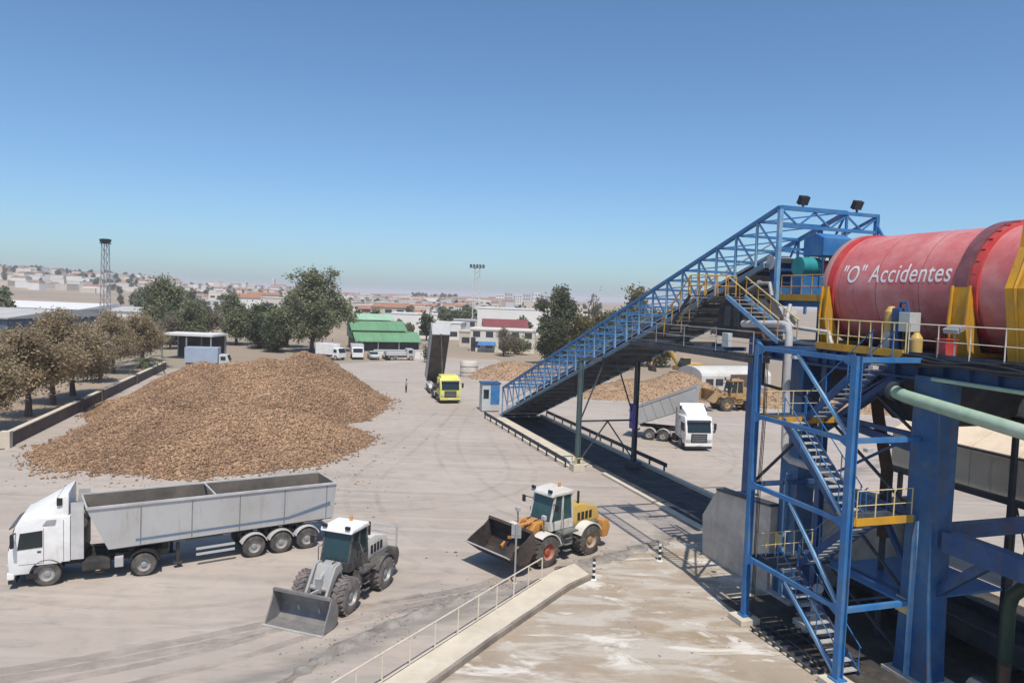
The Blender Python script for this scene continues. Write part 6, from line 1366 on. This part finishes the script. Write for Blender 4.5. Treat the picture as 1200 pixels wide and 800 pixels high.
# ------------------------------------------------------------------ light masts and pylon
lm = thing('lattice_mast', 'tall pale lattice light mast above the town near the middle', 'light mast', (-13.2, 262, 0))
hm = 22.6
for x in (-.9, .9):
    for y in (-.9, .9): MB().beam((x * 1.3, y * 1.3, 0), (x, y, hm), .30).build('leg', 'tank_grey', lm)
for k in range(12):
    z0, z1 = k * 2.0, k * 2.0 + 2.0; w0, w1 = .9 * (1.3 - .3 * z0 / hm), .9 * (1.3 - .3 * z1 / hm)
    b = MB()
    for s_ in (-1, 1):
        b.beam((-w0, s_ * w0, z0), (w1, s_ * w1, z1), .14); b.beam((s_ * w0, -w0, z0), (s_ * w1, w1, z1), .14)
    b.build('lacing', 'tank_grey', lm)
MB().box(-2.6, 2.6, -1.2, 1.2, hm, hm + .15).build('platform', 'slate', lm)
for k in range(5): MB().box(-2.5 + k * 1.1, -1.8 + k * 1.1, -1.45, -1.1, hm + .3, hm + 1.2).box(-2.5 + k * 1.1, -1.8 + k * 1.1, 1.1, 1.4, hm + .3, hm + 1.0).build('floodlight', 'slate', lm)
py = thing('light_tower', 'tall slim lattice light tower rising from the brown trees at left', 'light tower', (-61.2, 111.0, 0))
hp_ = 18.6
pw = lambda z: .66 - .30 * z / hp_
for x in (-1, 1):
    for y in (-1, 1): MB().beam((x * pw(0), y * pw(0), 0), (x * pw(hp_), y * pw(hp_), hp_), .09).build('leg', 'post_grey', py)
for k in range(15):
    z0, z1 = k * hp_ / 15, (k + 1) * hp_ / 15; w0, w1 = pw(z0), pw(z1); b = MB()
    for s_ in (-1, 1):
        b.beam((-w0, s_ * w0, z0), (w1, s_ * w1, z1), .045); b.beam((s_ * w0, w0, z0), (s_ * w1, -w1, z1), .045); b.beam((-w1, s_ * w1, z1), (w1, s_ * w1, z1), .04)
    b.build('lacing', 'post_grey', py)
MB().box(-.6, .6, -.6, .6, hp_, hp_ + .1).build('platform', 'slate', py)
for k in range(6):
    a = k * math.pi / 3
    MB().box(-.3, .3, -.16, .16, -.26, .26).xf(Matrix.Translation((math.cos(a) * .55, math.sin(a) * .55, hp_ + .45)) @ Matrix.Rotation(a + math.pi / 2, 4, 'Z') @ Matrix.Rotation(R(25), 4, 'X')).build('floodlight', 'slate', py)

# ------------------------------------------------------------------ buildings in the middle distance
HM = []
for i, c in enumerate(((.70, .68, .64), (.62, .58, .52), (.55, .48, .40), (.66, .60, .52), (.50, .50, .50))):
    MT['wall%d' % i] = mat('far wall %d' % i, c, .9, .06, .08); HM.append('wall%d' % i)
MT['roof_tile'] = mat('clay tile roof', (0.33, 0.17, 0.11), .9, .15, .3); MT['roof_red'] = mat('dark red roof', (0.20, 0.06, 0.06), .8, .15, .3); MT['roof_grey'] = mat('grey flat roof', (.42, .41, .40), .9, .12, .2); MT['roof_white'] = mat('white sheet roof', (.66, .65, .63), .7, .05, .2)
MT['green_roof'] = mat('green sheet roof', (0.15, 0.30, 0.165), .5, .12, .3); MT['green_roof_light'] = mat('light green sheet roof', (0.33, 0.50, 0.36), .5, .1, .3)
MT['shed_blue'] = mat('slate blue cladding', (0.10, 0.135, 0.19), .6, .1, .3)
def building(name, label, cat, loc, rz, sx, sy, h, wall='wall0', roof='flat', roofm='roof_grey', win=None, storeys=1, group=None, parts=True, ridge_=1.6):
    t = thing(name, label, cat, loc, rz, group)
    MB().box(-sx / 2, sx / 2, -sy / 2, sy / 2, -3, h).build('wall', wall, t)
    if roof == 'flat':
        r_ = MB().box(-sx / 2 - .15, sx / 2 + .15, -sy / 2 - .15, sy / 2 + .15, h, h + .35).build('roof', roofm, t)
    else:
        r_ = MB().prism([(-sy / 2 - .4, h), (sy / 2 + .4, h), (0, h + ridge_)], -sx / 2 - .3, sx / 2 + .3, 'yz').build('roof', roofm, t)
    if win:
        for st in range(storeys):
            z0 = .9 + st * h / storeys
            for k in range(win):
                x = -sx / 2 + sx * (k + .5) / win; w_ = sx / win * .28
                MB().box(x - w_, x + w_, -sy / 2 - .06, -sy / 2 - .005, z0, min(z0 + 1.4, h - .3)).build('window', 'pane', t)
    return t
bgd = building('beige_building', 'cream two-storey building with a blue awning left of the dark tree', 'building', (-2.0, 176, 0), R(-3), 15, 10, 4.9, 'wall3', 'flat', 'wall3', 5, 2)
MB().prism([(-5.0, 2.1), (-7.4, 1.5), (-7.4, 1.6), (-5.0, 2.3)], -5.5, -1.5, 'yz').build('awning', 'blue', bgd)
MB().box(-7.3, -6.2, -5.06, -5.0, -.1, 3.2).build('door', 'pane', bgd)
building('red_roofed_building', 'white building with a dark red roof behind the cream one', 'building', (-2.2, 206, 0), R(4), 12, 10, 4.6, 'wall0', 'gable', 'roof_red', 4, 1, ridge_=2.0)
building('white_hall', 'long plain white hall behind the dark red roof', 'building', (1.0, 262, 0), R(2), 27, 16, 8.6, 'wall0', 'flat', 'roof_white', 6)
building('white_hall', 'white flat-roofed workshop beyond the green shed', 'building', (-33, 250, 0), R(5), 15, 12, 6.0, 'wall0', 'flat', 'roof_white', 4)
building('white_hall', 'low white warehouse right of the workshop beyond the green shed', 'building', (-21.0, 218, 0), R(-4), 13, 10, 4.6, 'wall0', 'flat', 'roof_white', 3)
building('grey_house', 'grey rendered block above the raised tipper', 'building', (-15.5, 232, 0), R(6), 8, 9, 5.0, 'wall4', 'flat', 'roof_grey', 3, 2)
building('tan_house', 'tan block with small windows right of the raised tipper', 'building', (-9.6, 190, 0), R(-5), 7, 8, 3.6, 'wall2', 'flat', 'wall2', 2)
# slate blue shed at the left edge
sb = thing('blue_shed', 'slate-blue clad shed with a white roof at the left edge', 'shed', (-92, 128, 0), R(-6))
MB().box(-22, 15, -12, 12, 0, 6.7).build('wall', 'shed_blue', sb)
for k in range(18): MB().box(-21.7 + k * 2.0, -21.6 + k * 2.0, -12.06, -12.0, .2, 6.6).build('cladding_rib', 'shed_blue', sb)
MB().prism([(-12.5, 6.7), (12.5, 6.7), (12.5, 6.9), (0, 8.0), (-12.5, 6.9)], -22.5, 15.5, 'yz').build('roof', 'roof_grey', sb)
building('white_warehouse', 'wide pale warehouse roof behind the blue shed at left', 'warehouse', (-150, 238, 0), R(-8), 46, 30, 4.6, 'wall1', 'gable', 'roof_white', ridge_=1.6)
building('white_warehouse', 'smaller pale warehouse right of the wide one, behind the brown trees', 'warehouse', (-112, 232, 0), R(-8), 22, 20, 4.4, 'wall0', 'gable', 'roof_grey', ridge_=1.2)
# white canopy
cp = thing('white_canopy', 'flat white canopy roof on posts behind the mound at left', 'canopy', (-56.4, 131, 0), R(-4))
MB().box(-4.8, 4.8, -3, 3, 4.1, 4.45).build('roof', 'roof_white', cp)
for x in (-4.4, 0, 4.4):
    for y in (-2.7, 2.7): MB().beam((x, y, 0), (x, y, 4.1), .2).build('post', 'post_grey', cp)
MB().box(-4.5, 4.5, 2.85, 2.95, 0, 4.0).build('back_wall', 'slate', cp)
# green-roofed shed
gs = thing('green_shed', 'shed with stepped bright green sheet roofs beside the tallest tree', 'shed', (-29.2, 168, 0), R(20))
MB().box(-7.0, 7.0, -5.0, 7, 0, 2.5).build('wall', 'slate', gs)
def slope(b, x0, x1, y0, z0, y1, z1, th=.15): return b.add([(x0, y0, z0), (x1, y0, z0), (x1, y1, z1), (x0, y1, z1), (x0, y0, z0 + th), (x1, y0, z0 + th), (x1, y1, z1 + th), (x0, y1, z1 + th)], [(0, 3, 2, 1), (4, 5, 6, 7), (0, 1, 5, 4), (1, 2, 6, 5), (2, 3, 7, 6), (3, 0, 4, 7)])
for k in range(7): slope(MB(), -7.3 + k * 2.1, -5.23 + k * 2.1, -6.6, 2.0, -1.6, 3.9).build('roof_sheet', 'green_roof', gs)
for k in range(6): slope(MB(), -7.6 + k * 2.1, -5.53 + k * 2.1, -2.2, 4.2, 3.0, 6.1).build('roof_sheet', 'green_roof', gs)
for k in range(5): slope(MB(), -7.6 + k * 2.1, -5.53 + k * 2.1, 2.6, 6.4, 7.0, 7.6).build('roof_sheet', 'green_roof_light', gs)
MB().box(-7.4, 4.6, -1.55, 6.9, 2.5, 4.1).build('upper_wall', 'green_roof', gs)
MB().box(-7.4, 2.5, 2.9, 6.9, 4.1, 6.2).build('upper_wall', 'green_roof', gs)
for x in (-6.9, -2.3, 2.3, 6.9): MB().beam((x, -6.1, 0), (x, -6.3, 2.0), .2).build('post', 'post_grey', gs)
lw = thing('boundary_wall', 'low white boundary wall at the back of the yard right of the parked vehicles', 'wall', (-21.5, 145.5, 0), R(20))
for k in range(5): MB().box(-5.6 + k * 2.3, -3.35 + k * 2.3, -.15, .15, 0, 1.55).build('panel', 'wall0', lw)
MB().box(-5.7, 6.0, -.22, .22, 1.55, 1.68).build('coping', 'wall0', lw)

# ------------------------------------------------------------------ the town
g = random.Random(5)
def px_to(x, Y): return (x - 600) / 867 * Y * 1.002
def where(px, table):
    for lim, txt in table:
        if px < lim: return txt
    return table[-1][1]
W_HILL = ((55, 'above the blue shed'), (112, 'left of the light tower'), (134, 'behind the light tower'), (999, 'right of the light tower'))
W_LEFT = ((225, 'by the bushy tree'), (275, 'above the wide tree'), (999, 'left of the tallest tree'))
W_MID = ((450, 'above the green shed'), (500, 'right of the green shed'), (540, 'above the raised tipper'), (999, 'under the lattice mast'))
W_RIGHT = ((600, 'above the cream building'), (999, 'left of the dark tree'))
W_PLANT = ((760, 'behind the scrub trees'), (880, 'behind the gallery head'), (1000, 'behind the stair tower'), (9999, 'behind the drum platform'))
TONE = ('white', 'cream', 'tan', 'beige', 'grey')
def town(n, x0, x1, Y0, Y1, place, table, group, smin=8, smax=18, hmin=4, hmax=9, seed=1):
    g = random.Random(seed)
    for k in range(n):
        u = g.random(); Y = Y0 + (Y1 - Y0) * u ** .8; px = g.uniform(x0, x1); X = px_to(px, Y); z = hill_z(X, Y)
        tile = g.random() < .25; w_ = g.uniform(smin, smax); wl_ = g.choice(HM[:4] if g.random() < .8 else HM); f = (Y - Y0) / (Y1 - Y0)
        label = '%s %s %s house, %s of the %s, %s' % ('small' if w_ < (smin * 2 + smax) / 3 else 'wide' if w_ > (smin + 2 * smax) / 3 else 'mid-sized', TONE[HM.index(wl_)], 'tile-roofed' if tile else 'flat-roofed', 'front' if f < .33 else 'middle' if f < .66 else 'back', place, where(px, table))
        building('house', label, 'house', (X, Y, z), R(g.uniform(-25, 25)), w_, g.uniform(smin, smax) * .8, g.uniform(hmin, hmax), wl_, 'gable' if tile else 'flat', 'roof_tile' if tile else g.choice(('roof_grey', 'roof_white', 'wall1')), g.choice((2, 3)) if Y < 700 else None, g.choice((1, 2)), group)
town(110, -30, 190, 760, 1330, 'hill town', W_HILL, 'houses of the hillside town at left', 10, 24, 4, 8, 1)
town(80, 170, 345, 300, 1500, 'left town', W_LEFT, 'houses behind the left trees', 9, 20, 5, 10, 2)
town(150, 405, 560, 270, 1250, 'middle town', W_MID, 'houses in the middle of the town', 8, 19, 4, 8, 3)
town(26, 555, 665, 380, 1200, 'town centre', W_RIGHT, 'houses right of the lattice mast', 9, 20, 5, 9, 4)
town(24, 660, 1250, 330, 1300, 'right-hand town', W_PLANT, 'houses behind the plant', 9, 20, 4, 8, 6)
for k in range(7):
    Y = 950 + 40 * (k % 3); X = px_to(584 + k * 10.5, Y)
    building('apartment_block', '%s pale high apartment block from the left on the skyline by the dark tree' % ('first', 'second', 'third', 'fourth', 'fifth', 'sixth', 'last')[k], 'building', (X, Y, hill_z(X, Y)), R(4 * (k % 3)), 9.5, 10, (15, 18, 14, 17, 19, 16, 18)[k], HM[k % 2 * 4], 'flat', 'wall1', 3, 4, 'apartment blocks on the skyline')
ct = building('church', 'tiny church with a slim tower on the skyline right of the left tree group', 'church', (px_to(325, 1500), 1500, hill_z(px_to(325, 1500), 1500)), 0, 26, 16, 9, 'wall4', 'gable', 'roof_tile')
MB().box(-12, -7, -4, 4, 9, 21).prism([(-12, 21), (-7, 21), (-9.5, 26)], -2.5, 2.5).build('tower', 'wall4', ct)
# far trees between the houses
def far_trees(n, x0, x1, Y0, Y1, place, table, group, seed, s0=.8, s1=1.7):
    g = random.Random(seed)
    for k in range(n):
        Y = g.uniform(Y0, Y1); px = g.uniform(x0, x1); X = px_to(px, Y); kd = g.choice(('far_a', 'far_a', 'far_b')); sc = g.uniform(s0, s1); f = (Y - Y0) / (Y1 - Y0); v = (sc - s0) / (s1 - s0)
        label = '%s %s tree, %s of the %s, %s' % ('small' if v < .33 else 'middling' if v < .66 else 'tall', 'dark spreading' if kd == 'far_a' else 'slim green', 'front' if f < .33 else 'middle' if f < .66 else 'back', place, where(px, table))
        tree(kd, 'far_tree', label, (X, Y, hill_z(X, Y)), g.uniform(0, 6), sc, group)
far_trees(110, -30, 190, 900, 1400, 'hill town', W_HILL, 'trees in the hillside town', 21)
far_trees(85, 130, 350, 185, 1100, 'left town', W_LEFT, 'trees behind the left trees', 22)
far_trees(75, 405, 560, 190, 900, 'middle town', W_MID, 'trees in the middle of the town', 23, .6, 1.2)
far_trees(34, 480, 535, 1180, 1400, 'skyline grove', ((507, 'left half'), (999, 'right half')), 'pines of the skyline grove', 24, 1.0, 1.6)
far_trees(26, 560, 665, 200, 1000, 'town centre', W_RIGHT, 'trees right of the lattice mast', 25, .6, 1.2)
far_trees(34, 670, 1250, 170, 900, 'right-hand town', W_PLANT, 'trees behind the plant', 26, .9, 1.7)

# ------------------------------------------------------------------ summer haze
hz = MB().box(-12700, 12700, -12700, 12700, -6, 46).build('haze', 'white'); hz.data.materials.clear()
hm_ = bpy.data.materials.new('thin summer haze'); hm_.use_nodes = True; n = hm_.node_tree.nodes
n.remove(n['Principled BSDF']); pvn = n.new('ShaderNodeVolumePrincipled'); pvn.inputs['Color'].default_value = (0.93, 0.93, 1.0, 1); pvn.inputs['Density'].default_value = 0.00024; pvn.inputs['Anisotropy'].default_value = 0.2
hm_.node_tree.links.new(pvn.outputs[0], n['Material Output'].inputs['Volume']); hz.data.materials.append(hm_); tag(hz, kind='stuff')
